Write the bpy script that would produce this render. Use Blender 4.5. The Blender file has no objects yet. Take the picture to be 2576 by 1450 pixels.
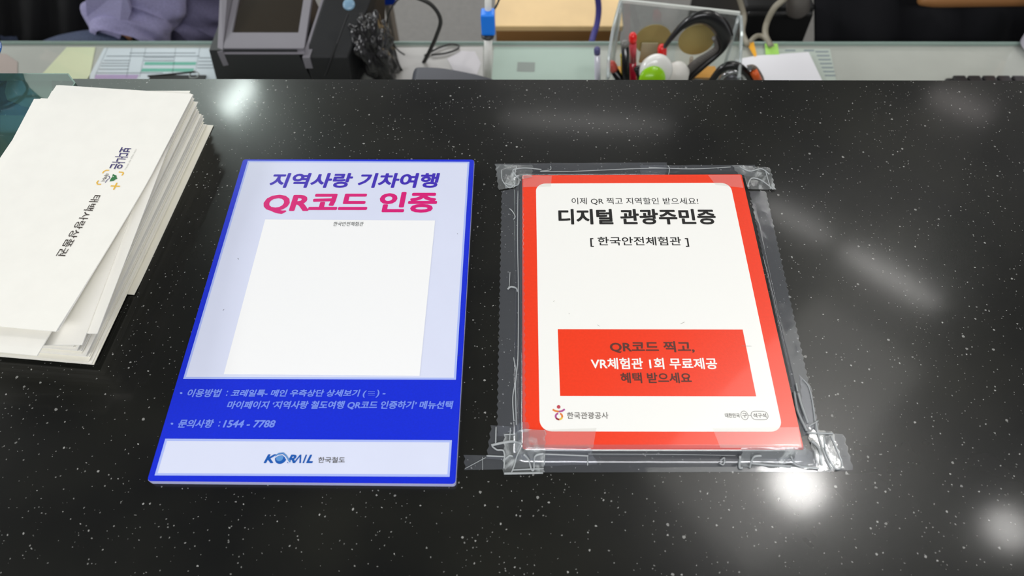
import bpy, bmesh, math, random
from mathutils import Vector, Matrix, noise

random.seed(7)
SC = bpy.context.scene
COL = SC.collection
PI = math.pi

# ------------------------------------------------------------------ camera
Z0 = 1.05                                   # height of the counter top above the floor
CAM_H = 0.48044                             # camera above the counter top
FPX = 1800.0                                # focal length in pixels of the 2576 px wide frame
_r0 = Matrix(((0.9997148, -0.0199481, -0.0131282), (0.0238804, 0.8350920, 0.5495917), (0.0, 0.5497485, -0.8353302)))
MC = _r0 @ Matrix.Rotation(math.radians(2.2), 3, 'Z').transposed()      # rows: right, up, forward
cam_d = bpy.data.cameras.new('camera')
cam = bpy.data.objects.new('camera', cam_d)
COL.objects.link(cam)
rx, ux, fx = MC[0], MC[1], MC[2]
cam.matrix_world = Matrix(((rx[0], ux[0], -fx[0], 0), (rx[1], ux[1], -fx[1], 0), (rx[2], ux[2], -fx[2], Z0 + CAM_H), (0, 0, 0, 1)))
cam_d.sensor_width = 36
cam_d.lens = FPX / 2576 * 36
cam_d.clip_start = 0.02
cam_d.dof.use_dof = True
cam_d.dof.focus_distance = 0.58
cam_d.dof.aperture_fstop = 6.5
SC.camera = cam
SC.view_settings.view_transform = 'Standard'
SC.view_settings.look = 'None'
SC.view_settings.gamma = 1
SC.view_settings.use_curve_mapping = False
SC.view_settings.exposure = 0.33

def ray(px, py):
    return MC.transposed() @ Vector(((px - 1288) / FPX, -(py - 725) / FPX, 1))
def at(px, py, z=0.0):                       # the point of the horizontal plane z above the counter top
    d = ray(px, py); t = (z - CAM_H) / d.z
    return Vector((d.x * t, d.y * t, Z0 + z))
def aty(px, py, y):                          # the point of the upright plane at depth y
    d = ray(px, py); t = y / d.y
    return Vector((d.x * t, y, Z0 + CAM_H + d.z * t))
def ceil_at(px, py, zc):                     # where the ceiling is mirrored in the counter top
    d = ray(px, py); p = at(px, py, 0); t = (zc) / -d.z
    return Vector((p.x + d.x * t, p.y + d.y * t, Z0 + zc))

# ------------------------------------------------------------------ light
W = bpy.data.worlds.new('hall'); SC.world = W; W.use_nodes = True
W.node_tree.nodes['Background'].inputs[0].default_value = (0.93, 0.97, 1.0, 1)
W.node_tree.nodes['Background'].inputs[1].default_value = 0.5

def area(name, loc, sx, sy, power, color=(1, 0.98, 0.95), shape='RECTANGLE', rot=(0, 0, 0), spread=180):
    l = bpy.data.lights.new(name, 'AREA'); l.shape = shape; l.size = sx
    if shape in ('RECTANGLE', 'ELLIPSE'): l.size_y = sy
    l.energy = power; l.color = color; l.spread = math.radians(spread)
    o = bpy.data.objects.new(name, l); COL.objects.link(o); o.location = loc; o.rotation_euler = rot
    return o
ZC = 1.6
CL = 1.60                                     # lamps sit just under the ceiling
def lamp_at(px, py, sx, sy, power, rot=0, color=(1, 0.98, 0.95), shape='DISK', spread=180):
    p = ceil_at(px, py, CL)
    return area('ceiling_lamp', p, sx, sy, power, color, shape, (0, 0, rot), spread)
lamp_at(2008, 1218, .15, .15, 3.6)
lamp_at(2535, 1330, .11, .11, .85)
def lamp_between(a, b, wid, power, color=(1, .98, .95), shape='ELLIPSE'):
    p, q = ceil_at(*a, CL), ceil_at(*b, CL); m = (p + q) / 2; d = q - p
    return area('ceiling_tube', m, d.length, wid, power, color, shape, (0, 0, math.atan2(d.y, d.x)))
lamp_between((632, 203), (566, 284), .07, 3.4, (.88, 1, .95), 'RECTANGLE')
lamp_between((1250, 296), (1700, 318), .06, .7)
lamp_between((1390, 299), (1600, 311), .035, .7, (1, .93, .85))
lamp_between((1900, 500), (2100, 610), .08, .55)
lamp_between((2110, 620), (2370, 775), .07, 1.0)
lamp_between((2330, 230), (2500, 300), .08, .35, (1, .93, .9))
def glow_edge(a, b, depth, radiance):
    # added dim glow; its right-hand edge from a to b imitates a shade edge
    p, q = ceil_at(*a, CL), ceil_at(*b, CL); d = q - p; L = d.length; k = Vector((-d.y, d.x, 0)).normalized()
    if k.x > 0: k = -k
    return area('added_glow', (p + q) / 2 + k * depth / 2, L, depth, radiance * PI * L * depth, (1, .99, .93), 'RECTANGLE', (0, 0, math.atan2(d.y, d.x)))
glow_edge((2330, 930), (1900, 1450), .40, 1.9)
glow_edge((2300, 700), (2480, 330), .45, .09)
area('hall_soft_light', (-1.75, 2.4, Z0 + 1.6), .9, .6, 4.5, (.86, 1, .93))
area('hall_soft_light', (-3.4, 1.2, Z0 + 1.58), .9, 1.8, 78, (.98, .99, 1))
area('hall_soft_light', (0.0, -1.5, Z0 + 1.58), 2.2, .8, 50, (.98, .98, 1))  # soft fill added behind the camera, outside the mirrored area
area('hall_soft_light', (-.4, 4.2, Z0 + 1.58), 3.0, .6, 72, (.98, .98, 1))  # fill added for the desk, set beyond the mirrored area
area('hall_soft_light', (3.3, 2.6, Z0 + 1.58), .8, 1.2, 22)  # weaker fill added at the right, outside the mirrored area

# ------------------------------------------------------------------ materials
MATS = {}
def mat(name, color=(.8, .8, .8), rough=.5, metal=0, coat=0, spec=.5, noise_amt=0, noise_scale=40, bump=0, bump_scale=300, emit=None, sub=0, alpha=None, trans=0, sheen=0):
    if name in MATS: return MATS[name]
    m = bpy.data.materials.new(name); m.use_nodes = True; nt = m.node_tree; b = nt.nodes['Principled BSDF']
    def S(k, v):
        if k in b.inputs: b.inputs[k].default_value = v
    c = tuple(color) + (1,)
    S('Base Color', c); S('Roughness', rough); S('Metallic', metal); S('Coat Weight', coat); S('Coat Roughness', .05)
    S('Specular IOR Level', spec); S('Transmission Weight', trans); S('Sheen Weight', sheen)
    if sub: S('Subsurface Weight', sub); S('Subsurface Scale', .004)
    tc = nt.nodes.new('ShaderNodeTexCoord')
    if noise_amt:
        n = nt.nodes.new('ShaderNodeTexNoise'); n.inputs['Scale'].default_value = noise_scale; n.inputs['Detail'].default_value = 6
        nt.links.new(tc.outputs['Object'], n.inputs['Vector'])
        r = nt.nodes.new('ShaderNodeMapRange'); r.inputs[3].default_value = 1 - noise_amt; r.inputs[4].default_value = 1 + noise_amt
        r.inputs[1].default_value = .3; r.inputs[2].default_value = .7
        nt.links.new(n.outputs['Fac'], r.inputs[0])
        mx = nt.nodes.new('ShaderNodeVectorMath'); mx.operation = 'SCALE'; mx.inputs[0].default_value = color
        nt.links.new(r.outputs[0], mx.inputs['Scale']); nt.links.new(mx.outputs[0], b.inputs['Base Color'])
    if bump:
        n2 = nt.nodes.new('ShaderNodeTexNoise'); n2.inputs['Scale'].default_value = bump_scale; n2.inputs['Detail'].default_value = 4
        nt.links.new(tc.outputs['Object'], n2.inputs['Vector'])
        bp = nt.nodes.new('ShaderNodeBump'); bp.inputs['Strength'].default_value = bump; bp.inputs['Distance'].default_value = .001
        nt.links.new(n2.outputs['Fac'], bp.inputs['Height']); nt.links.new(bp.outputs[0], b.inputs['Normal'])
    if emit: S('Emission Color', tuple(emit[0]) + (1,)); S('Emission Strength', emit[1])
    MATS[name] = m; return m

def srgb(r, g, b):
    f = lambda v: (v / 255 / 12.92) if v <= 10 else ((v / 255 + .055) / 1.055) ** 2.4
    return (f(r), f(g), f(b))

def clear_mat(name, tint=(.95, .97, .97), haze=.08, haze_col=(.8, .82, .85), rough=.08, crease=0.0, gloss=1.0):
    """thin clear plastic or glass: tinted see-through, a little milky haze, fresnel gloss"""
    if name in MATS: return MATS[name]
    m = bpy.data.materials.new(name); m.use_nodes = True; nt = m.node_tree; nt.nodes.clear()
    out = nt.nodes.new('ShaderNodeOutputMaterial')
    tr = nt.nodes.new('ShaderNodeBsdfTransparent'); tr.inputs[0].default_value = tuple(tint) + (1,)
    df = nt.nodes.new('ShaderNodeBsdfDiffuse'); df.inputs[0].default_value = tuple(haze_col) + (1,)
    gl = nt.nodes.new('ShaderNodeBsdfGlossy'); gl.inputs['Roughness'].default_value = rough
    m1 = nt.nodes.new('ShaderNodeMixShader'); m1.inputs[0].default_value = haze
    nt.links.new(tr.outputs[0], m1.inputs[1]); nt.links.new(df.outputs[0], m1.inputs[2])
    m2 = nt.nodes.new('ShaderNodeMixShader'); fr = nt.nodes.new('ShaderNodeLayerWeight'); fr.inputs[0].default_value = .5
    pw = nt.nodes.new('ShaderNodeMath'); pw.operation = 'POWER'; pw.inputs[1].default_value = 5; nt.links.new(fr.outputs['Facing'], pw.inputs[0])
    mm = nt.nodes.new('ShaderNodeMath'); mm.operation = 'MULTIPLY_ADD'; mm.inputs[1].default_value = .9; mm.inputs[2].default_value = .04 * gloss; mm.use_clamp = True
    nt.links.new(pw.outputs[0], mm.inputs[0]); nt.links.new(mm.outputs[0], m2.inputs[0])
    nt.links.new(m1.outputs[0], m2.inputs[1]); nt.links.new(gl.outputs[0], m2.inputs[2])
    nt.links.new(m2.outputs[0], out.inputs[0])
    if crease:
        tc = nt.nodes.new('ShaderNodeTexCoord')
        n = nt.nodes.new('ShaderNodeTexNoise'); n.inputs['Scale'].default_value = 60; n.inputs['Detail'].default_value = 5; n.inputs['Distortion'].default_value = 1.2
        nt.links.new(tc.outputs['Object'], n.inputs['Vector'])
        cr = nt.nodes.new('ShaderNodeValToRGB')
        e = cr.color_ramp.elements; e[0].position = .50; e[0].color = (haze,) * 3 + (1,); e[1].position = .72; e[1].color = (haze + crease,) * 3 + (1,)
        nt.links.new(n.outputs['Fac'], cr.inputs[0]); nt.links.new(cr.outputs[0], m1.inputs[0])
        bp = nt.nodes.new('ShaderNodeBump'); bp.inputs['Strength'].default_value = .35; bp.inputs['Distance'].default_value = .001
        nt.links.new(n.outputs['Fac'], bp.inputs['Height']); nt.links.new(bp.outputs[0], gl.inputs['Normal'])
    MATS[name] = m; return m

def counter_mat():
    m = bpy.data.materials.new('black_speckled_stone'); m.use_nodes = True; nt = m.node_tree; b = nt.nodes['Principled BSDF']
    L = nt.links.new; N = nt.nodes.new
    tc = N('ShaderNodeTexCoord')
    dn = N('ShaderNodeTexNoise'); dn.inputs['Scale'].default_value = 900; dn.inputs['Detail'].default_value = 1
    L(tc.outputs['Object'], dn.inputs['Vector'])
    ds = N('ShaderNodeVectorMath'); ds.operation = 'SUBTRACT'; ds.inputs[1].default_value = (.5, .5, .5); L(dn.outputs['Color'], ds.inputs[0])
    dm = N('ShaderNodeVectorMath'); dm.operation = 'SCALE'; dm.inputs['Scale'].default_value = .0011; L(ds.outputs[0], dm.inputs[0])
    da = N('ShaderNodeVectorMath'); L(tc.outputs['Object'], da.inputs[0]); L(dm.outputs[0], da.inputs[1])
    # clustering of the flecks
    cl = N('ShaderNodeTexNoise'); cl.inputs['Scale'].default_value = 22; cl.inputs['Detail'].default_value = 2; L(tc.outputs['Object'], cl.inputs['Vector'])
    total = None
    for sc, rad, keep, bright in ((105, .075, .42, 1.0), (190, .085, .34, .65), (330, .115, .28, .4)):
        v = N('ShaderNodeTexVoronoi'); v.inputs['Scale'].default_value = sc; L(da.outputs[0], v.inputs['Vector'])
        sp = N('ShaderNodeSeparateColor'); L(v.outputs['Color'], sp.inputs[0])
        # radius = rad * random, fleck kept when random > keep
        rr = N('ShaderNodeMath'); rr.operation = 'MULTIPLY'; rr.inputs[1].default_value = rad * 1.6; L(sp.outputs[0], rr.inputs[0])
        lt = N('ShaderNodeMath'); lt.operation = 'LESS_THAN'; L(v.outputs['Distance'], lt.inputs[0]); L(rr.outputs[0], lt.inputs[1])
        kk = N('ShaderNodeMath'); kk.operation = 'MULTIPLY_ADD'; kk.inputs[1].default_value = .9; kk.inputs[2].default_value = -.45; L(cl.outputs['Fac'], kk.inputs[0])
        ka = N('ShaderNodeMath'); ka.operation = 'ADD'; L(sp.outputs[1], ka.inputs[0]); L(kk.outputs[0], ka.inputs[1])
        gt = N('ShaderNodeMath'); gt.operation = 'GREATER_THAN'; gt.inputs[1].default_value = keep; L(ka.outputs[0], gt.inputs[0])
        p = N('ShaderNodeMath'); p.operation = 'MULTIPLY'; L(lt.outputs[0], p.inputs[0]); L(gt.outputs[0], p.inputs[1])
        br = N('ShaderNodeMath'); br.operation = 'MULTIPLY'; L(sp.outputs[2], br.inputs[0]); br.inputs[1].default_value = bright
        q = N('ShaderNodeMath'); q.operation = 'MULTIPLY'; L(p.outputs[0], q.inputs[0]); L(br.outputs[0], q.inputs[1])
        if total is None: total = q
        else:
            a = N('ShaderNodeMath'); a.operation = 'MAXIMUM'; L(total.outputs[0], a.inputs[0]); L(q.outputs[0], a.inputs[1]); total = a
    mx = N('ShaderNodeMix'); mx.data_type = 'RGBA'
    bn = N('ShaderNodeTexNoise'); bn.inputs['Scale'].default_value = 9; bn.inputs['Detail'].default_value = 3; L(tc.outputs['Object'], bn.inputs['Vector'])
    cr = N('ShaderNodeValToRGB'); cr.color_ramp.elements[0].color = (.0050, .0054, .0052, 1); cr.color_ramp.elements[1].color = (.0115, .0118, .0095, 1)
    cr.color_ramp.elements[0].position = .35; cr.color_ramp.elements[1].position = .65
    L(bn.outputs['Fac'], cr.inputs[0])
    L(total.outputs[0], mx.inputs['Factor']); L(cr.outputs[0], mx.inputs['A']); mx.inputs['B'].default_value = (.95, .95, .90, 1)
    L(mx.outputs['Result'], b.inputs['Base Color'])
    # worn polish: roughness drifts, hairline scratches
    rn = N('ShaderNodeTexNoise'); rn.inputs['Scale'].default_value = 5; rn.inputs['Detail'].default_value = 5; L(tc.outputs['Object'], rn.inputs['Vector'])
    mr = N('ShaderNodeMapRange'); mr.inputs[1].default_value = .3; mr.inputs[2].default_value = .7; mr.inputs[3].default_value = .22; mr.inputs[4].default_value = .30
    L(rn.outputs['Fac'], mr.inputs[0]); L(mr.outputs[0], b.inputs['Roughness'])
    b.inputs['Specular IOR Level'].default_value = .32
    b.inputs['Coat Weight'].default_value = .40; b.inputs['Coat Roughness'].default_value = .11
    s1 = N('ShaderNodeMapping'); s1.inputs['Scale'].default_value = (350, 2600, 1); s1.inputs['Rotation'].default_value = (0, 0, .6); L(tc.outputs['Object'], s1.inputs['Vector'])
    n1 = N('ShaderNodeTexNoise'); n1.inputs['Scale'].default_value = 1; n1.inputs['Detail'].default_value = 2; L(s1.outputs[0], n1.inputs['Vector'])
    s2 = N('ShaderNodeMapping'); s2.inputs['Scale'].default_value = (2400, 400, 1); s2.inputs['Rotation'].default_value = (0, 0, -.3); L(tc.outputs['Object'], s2.inputs['Vector'])
    n2 = N('ShaderNodeTexNoise'); n2.inputs['Scale'].default_value = 1; n2.inputs['Detail'].default_value = 2; L(s2.outputs[0], n2.inputs['Vector'])
    ad = N('ShaderNodeMath'); ad.operation = 'ADD'; L(n1.outputs['Fac'], ad.inputs[0]); L(n2.outputs['Fac'], ad.inputs[1])
    bp = N('ShaderNodeBump'); bp.inputs['Strength'].default_value = .10; bp.inputs['Distance'].default_value = .0004; L(ad.outputs[0], bp.inputs['Height']); L(bp.outputs[0], b.inputs['Normal'])
    return m

# ------------------------------------------------------------------ mesh helpers
def link(name, me, m=None, parent=None, smooth=False):
    if m is not None and not me.materials: me.materials.append(m)
    if smooth:
        for p in me.polygons: p.use_smooth = True
    o = bpy.data.objects.new(name, me); COL.objects.link(o)
    if parent is not None:
        o.parent = parent; o.matrix_parent_inverse = parent.matrix_world.inverted()
    return o
def tag(o, label=None, cat=None, group=None, kind=None):
    if label: o['label'] = label
    if cat: o['category'] = cat
    if group: o['group'] = group
    if kind: o['kind'] = kind
    return o
def thing(name, loc, label, cat, group=None, rz=0):
    o = bpy.data.objects.new(name, None); COL.objects.link(o); o.location = loc; o.rotation_euler = (0, 0, rz); o.empty_display_size = .02
    tag(o, label, cat, group); bpy.context.view_layer.update(); return o
def mesh_from(verts, faces, name='m'):
    me = bpy.data.meshes.new(name); me.from_pydata([tuple(v) for v in verts], [], faces); me.update(); return me
def finish(bm, bev=0, seg=2, name='m'):
    if bev: bmesh.ops.bevel(bm, geom=[e for e in bm.edges], offset=bev, segments=seg, affect='EDGES', profile=.6)
    bmesh.ops.recalc_face_normals(bm, faces=bm.faces)
    me = bpy.data.meshes.new(name); bm.to_mesh(me); bm.free(); return me
def box(x0, x1, y0, y1, z0, z1, bev=0, seg=2):
    bm = bmesh.new(); bmesh.ops.create_cube(bm, size=1)
    for v in bm.verts: v.co = Vector(((x0 + x1) / 2 + v.co.x * (x1 - x0), (y0 + y1) / 2 + v.co.y * (y1 - y0), (z0 + z1) / 2 + v.co.z * (z1 - z0)))
    return finish(bm, bev, seg)
def prism(pts, z0, z1, bev=0, seg=2):
    """pts: outline (x, y); z0 and z1 absolute"""
    bm = bmesh.new(); vs = [bm.verts.new((p[0], p[1], z0)) for p in pts]; f = bm.faces.new(vs)
    r = bmesh.ops.extrude_face_region(bm, geom=[f])
    for v in r['geom']:
        if isinstance(v, bmesh.types.BMVert): v.co.z = z1
    if bev:
        es = [e for e in bm.edges if all(abs(v.co.z - max(z0, z1)) < 1e-7 for v in e.verts)]
        bmesh.ops.bevel(bm, geom=es, offset=bev, segments=seg, affect='EDGES')
    return finish(bm)
def sheet(pts, z):
    return mesh_from([(p[0], p[1], z) for p in pts], [tuple(range(len(pts)))])
def extrude_dir(pts, d):
    """closed outline of 3D points pushed along the vector d"""
    n = len(pts); v = [Vector(p) for p in pts] + [Vector(p) + Vector(d) for p in pts]
    f = [tuple(range(n)), tuple(range(2 * n - 1, n - 1, -1))] + [(i, i + n, (i + 1) % n + n, (i + 1) % n) for i in range(n)]
    bm = bmesh.new(); bv = [bm.verts.new(q) for q in v]
    for q in f: bm.faces.new([bv[i] for i in q])
    return finish(bm)
def round_rect(w, h, r, n=6, cx=0, cy=0):
    out = []
    for (sx, sy, a0) in ((1, 1, 0), (-1, 1, 90), (-1, -1, 180), (1, -1, 270)):
        for i in range(n + 1):
            a = math.radians(a0 + 90 * i / n); out.append((cx + sx * (w / 2 - r) + r * math.cos(a), cy + sy * (h / 2 - r) + r * math.sin(a)))
    return out
def tube(pts, r, seg=8, closed=False, caps=True, taper=None):
    pts = [Vector(p) for p in pts]; n = len(pts); verts = []; faces = []
    up = Vector((0, 0, 1)); prev = None
    for i, p in enumerate(pts):
        if closed: t = pts[(i + 1) % n] - pts[i - 1]
        else: t = pts[min(i + 1, n - 1)] - pts[max(i - 1, 0)]
        t.normalize()
        if prev is None:
            a = t.cross(up)
            if a.length < .05: a = t.cross(Vector((0, 1, 0)))
        else: a = prev - t * prev.dot(t)
        a.normalize(); prev = a; b = t.cross(a)
        rr = (taper[i] if taper else r)
        for k in range(seg):
            an = 2 * PI * k / seg; verts.append(p + (a * math.cos(an) + b * math.sin(an)) * rr)
    for i in range(n if closed else n - 1):
        for k in range(seg):
            j = (i + 1) % n
            faces.append((i * seg + k, i * seg + (k + 1) % seg, j * seg + (k + 1) % seg, j * seg + k))
    if not closed and caps: faces.append(tuple(range(seg))[::-1]); faces.append(tuple((n - 1) * seg + k for k in range(seg)))
    me = mesh_from(verts, faces); return me
def smooth_path(pts, n=8, closed=False):
    pts = [Vector(p) for p in pts]; out = []; m = len(pts)
    for i in range(m if closed else m - 1):
        if closed: p0, p1, p2, p3 = pts[i - 1], pts[i], pts[(i + 1) % m], pts[(i + 2) % m]
        else: p0, p1, p2, p3 = pts[max(i - 1, 0)], pts[i], pts[i + 1], pts[min(i + 2, m - 1)]
        for k in range(n):
            t = k / n
            out.append(.5 * ((2 * p1) + (p2 - p0) * t + (2 * p0 - 5 * p1 + 4 * p2 - p3) * t * t + (3 * p1 - p0 - 3 * p2 + p3) * t ** 3))
    if not closed: out.append(pts[-1])
    return out
def lathe(profile, seg=24, axis_from=(0, 0, 0), axis_to=None):
    """profile: (radius, height) pairs turned about the line from axis_from towards axis_to (default upright)"""
    o = Vector(axis_from); d = (Vector(axis_to) - o).normalized() if axis_to is not None else Vector((0, 0, 1))
    q = d.to_track_quat('Z', 'Y'); verts = []; faces = []
    for (r, h) in profile:
        for k in range(seg):
            a = 2 * PI * k / seg; verts.append(o + q @ Vector((r * math.cos(a), r * math.sin(a), h)))
    for i in range(len(profile) - 1):
        for k in range(seg):
            faces.append((i * seg + k, i * seg + (k + 1) % seg, (i + 1) * seg + (k + 1) % seg, (i + 1) * seg + k))
    if profile[0][0] > 1e-6: faces.append(tuple(range(seg))[::-1])
    if profile[-1][0] > 1e-6: faces.append(tuple((len(profile) - 1) * seg + k for k in range(seg)))
    me = mesh_from(verts, faces); bm = bmesh.new(); bm.from_mesh(me); bmesh.ops.remove_doubles(bm, verts=bm.verts, dist=1e-6); bmesh.ops.recalc_face_normals(bm, faces=bm.faces); bm.to_mesh(me); bm.free(); return me
def cyl_between(a, b, r, seg=14, r2=None):
    a = Vector(a); b = Vector(b); L = (b - a).length
    return lathe([(r, 0), (r if r2 is None else r2, L)], seg, a, b)

TEXT = {}
def text_mesh(body, weight=0.0, shear=0.0):
    """flat lettering in the x y plane with its bounding box moved to 0..1 both ways"""
    k = (body, weight, shear)
    if k in TEXT: return TEXT[k]
    c = bpy.data.curves.new('lettering', 'FONT'); c.body = body; c.size = 1; c.shear = shear; c.resolution_u = 3
    o = bpy.data.objects.new('lettering', c); COL.objects.link(o); bpy.context.view_layer.update()
    me = bpy.data.meshes.new_from_object(o.evaluated_get(bpy.context.evaluated_depsgraph_get()))
    bpy.data.objects.remove(o); bpy.data.curves.remove(c)
    vs = [v.co.copy() for v in me.vertices]; fs = [tuple(p.vertices) for p in me.polygons]
    bpy.data.meshes.remove(me)
    lv = [0.0] * len(vs)
    if weight > 0:                              # heavier stroke: a round-cornered band along every outline
        cnt = {}
        for f in fs:
            for i in range(len(f)):
                e = (f[i], f[(i + 1) % len(f)]); k2 = (min(e), max(e)); cnt[k2] = cnt.get(k2, 0) + 1
        loc = {}
        def key(i): return (round(vs[i].x, 5), round(vs[i].y, 5))
        for (a, b), c2 in cnt.items():
            kk = tuple(sorted((key(a), key(b)))); loc[kk] = loc.get(kk, 0) + c2
        nb = 8; done = set(); lev = 0
        lv = [0.0] * len(vs)
        for (ka, kb), c2 in loc.items():
            if c2 != 1: continue
            a = Vector((ka[0], ka[1], 0)); b = Vector((kb[0], kb[1], 0)); d = (b - a)
            if d.length < 1e-7: continue
            d.normalize(); q = Vector((-d.y, d.x, 0)) * weight; i0 = len(vs); vs += [a + q, a - q, b - q, b + q]; fs.append((i0, i0 + 1, i0 + 2, i0 + 3)); lev += 1; lv += [(1 + lev * 7 % 29) * 2.5e-6] * 4
            for kx, p in ((ka, a), (kb, b)):
                if kx in done: continue
                done.add(kx); i0 = len(vs)
                vs += [p + Vector((math.cos(2 * PI * t / nb), math.sin(2 * PI * t / nb), 0)) * weight for t in range(nb)]; fs.append(tuple(range(i0, i0 + nb))); lev += 1; lv += [(1 + lev * 7 % 29) * 2.5e-6] * nb
    x0 = min(v.x for v in vs); x1 = max(v.x for v in vs); y0 = min(v.y for v in vs); y1 = max(v.y for v in vs)
    vs = [((v.x - x0) / (x1 - x0), (v.y - y0) / (y1 - y0), h) for v, h in zip(vs, lv)]
    TEXT[k] = (vs, fs); return TEXT[k]

# ------------------------------------------------------------------ the setting
M_counter = counter_mat()
CB = 0.5663                                    # back edge of the counter
counter = thing('service_counter', (0, .3, 0), 'black speckled stone service counter in front', 'counter')
bm = bmesh.new(); bmesh.ops.create_cube(bm, size=1)
for v in bm.verts: v.co = Vector((v.co.x * 3.2, (CB - .02) / 2 + .0 + v.co.y * (CB + .02), Z0 - .02 + v.co.z * .04))
bmesh.ops.bevel(bm, geom=[e for e in bm.edges], offset=.0022, segments=3, affect='EDGES')
link('countertop', finish(bm), M_counter, counter)
M_apron = mat('counter_apron', (.05, .05, .055), .5)
link('back_panel', box(-1.55, 1.55, CB - .05, CB - .03, 0.02, Z0 - .0405), M_apron, counter)
link('front_panel', box(-1.55, 1.55, 0.02, .04, 0.02, Z0 - .0405), M_apron, counter)

ZD = -0.30                                     # desk surface below the counter top
desk = thing('staff_desk', (0, .8, 0), 'pale grey desk with a glass cover behind the black counter', 'desk')
M_desk = mat('desk_laminate', srgb(196, 196, 190), .45, noise_amt=.03, noise_scale=30)
link('desk_top', box(-1.7, 1.7, CB - .028, 1.004, Z0 + ZD - .030, Z0 + ZD, .002), M_desk, desk)
M_glass = clear_mat('desk_glass', (.97, .985, .972), .05, (.75, .82, .78), .03)
M_glassedge = mat('glass_edge', srgb(150, 172, 164), .2, coat=.5)
GT = ZD + .0065
link('glass_cover', sheet([(-1.7, CB - .02), (1.7, CB - .02), (1.7, 1.001), (-1.7, 1.001)], Z0 + GT), M_glass, desk)
link('glass_edge', box(-1.7, 1.7, 1.0005, 1.0035, Z0 + ZD + .001, Z0 + GT + .0004, .0006), M_glassedge, desk)
M_dleg = mat('desk_leg', (.25, .26, .27), .4, metal=.6)
for x in (-1.62, .02, 1.62):
    link('leg', box(x - .03, x + .03, .62, .66, 0.001, Z0 + ZD - .031, .004), M_dleg, desk)
    link('leg', box(x - .03, x + .03, .93, .97, 0.001, Z0 + ZD - .031, .004), M_dleg, desk)

M_floor = mat('grey_floor', srgb(104, 102, 98), .6, noise_amt=.10, noise_scale=60)
tag(link('floor', box(-5, 5, -3, 5.5, -.02, 0), M_floor), kind='structure')
M_ceil = mat('ceiling_board', (.40, .40, .39), .9, noise_amt=.02)
tag(link('ceiling', box(-5, 5, -3, 5.5, Z0 + 1.62, Z0 + 1.66), M_ceil), kind='structure')
M_wall = mat('wall_paint', (.62, .61, .58), .8)
tag(link('wall_back', box(-5, 5, 5.5, 5.55, 0, Z0 + 1.62), M_wall), kind='structure')
M_darkmir = mat('dark_mirror_black', (.015, .015, .016), .8)
# dark sheet added out of view so the stone mirrors a dark area
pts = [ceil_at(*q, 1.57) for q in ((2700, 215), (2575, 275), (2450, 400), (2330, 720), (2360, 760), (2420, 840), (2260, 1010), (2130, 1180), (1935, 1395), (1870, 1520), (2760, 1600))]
tag(link('dark_mirror_shape_1', prism([(p.x, p.y) for p in pts], Z0 + 1.612, Z0 + 1.62), M_darkmir), kind='structure')

# ------------------------------------------------------------------ flat signs
class Sign:
    """a flat board lying on the counter; pixel outlines are turned into its own metres once"""
    def __init__(s, cx, cy, rot, w, h, zt):
        s.c = Vector((cx, cy)); s.w = w; s.h = h; s.zt = zt; s.a = rot
        s.X = Vector((math.cos(rot), math.sin(rot))); s.Y = Vector((-math.sin(rot), math.cos(rot)))
    def loc(s, px, py):
        p = at(px, py, s.zt); d = Vector((p.x, p.y)) - s.c; return Vector((d.dot(s.X), d.dot(s.Y)))
    def wp(s, p, dz=0):
        q = s.c + s.X * p[0] + s.Y * p[1]; return Vector((q.x, q.y, Z0 + s.zt + dz))
    def out(s, p):                              # distance outside the board's edge
        d = Vector((p[0], p[1])) - s.c; x = abs(d.dot(s.X)) - s.w / 2; y = abs(d.dot(s.Y)) - s.h / 2
        return math.hypot(max(x, 0), max(y, 0)) if (x > 0 or y > 0) else max(x, y)
def print_text(s, body, x0, x1, y0, y1, m, parent, weight=0, shear=0, dz=.00022, name='lettering', label=None, slope=None):
    xm, ym = (x0 + x1) / 2, (y0 + y1) / 2
    dy = 0 if slope is None else slope
    a = s.loc(x0, ym - dy); b = s.loc(x1, ym + dy); t = s.loc(xm, y0); u = s.loc(xm, y1)
    w = b - a; wd = w.length; hd = (t - u).length; e = w / wd; f = Vector((-e.y, e.x)); c = (a + b) / 2
    vs, fs = text_mesh(body, weight, shear)
    me = mesh_from([s.wp(c + e * ((v[0] - .5) * wd) + f * ((v[1] - .5) * hd), dz + v[2]) for v in vs], fs)
    o = link(name, me, m, parent)
    if label: o['label'] = label
    return o
def print_poly(s, px, m, parent, name, dz=.00012, label=None, raw=False):
    pts = [s.loc(*q) if not raw else Vector(q) for q in px]
    o = link(name, mesh_from([s.wp(p, dz) for p in pts], [tuple(range(len(pts)))]), m, parent)
    if label: o['label'] = label
    return o
def print_line(s, px, wpx, m, parent, name, dz=.00024, closed=False, raw=False):
    """a flat stroke of even width along a path"""
    P = [s.loc(*q) if not raw else Vector(q) for q in px]; n = len(P); v = []; f = []
    for i, p in enumerate(P):
        t = (P[(i + 1) % n] - P[i - 1]) if closed else (P[min(i + 1, n - 1)] - P[max(i - 1, 0)])
        t.normalize(); k = Vector((-t.y, t.x)) * wpx / 2; v += [s.wp(p + k, dz), s.wp(p - k, dz)]
    for i in range(n if closed else n - 1):
        j = (i + 1) % n; f.append((2 * i, 2 * i + 1, 2 * j + 1, 2 * j))
    return link(name, mesh_from(v, f), m, parent)

yaw = math.radians(2.2)
def rot_c(x, y): return (x * math.cos(yaw) - y * math.sin(yaw), x * math.sin(yaw) + y * math.cos(yaw))

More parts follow.
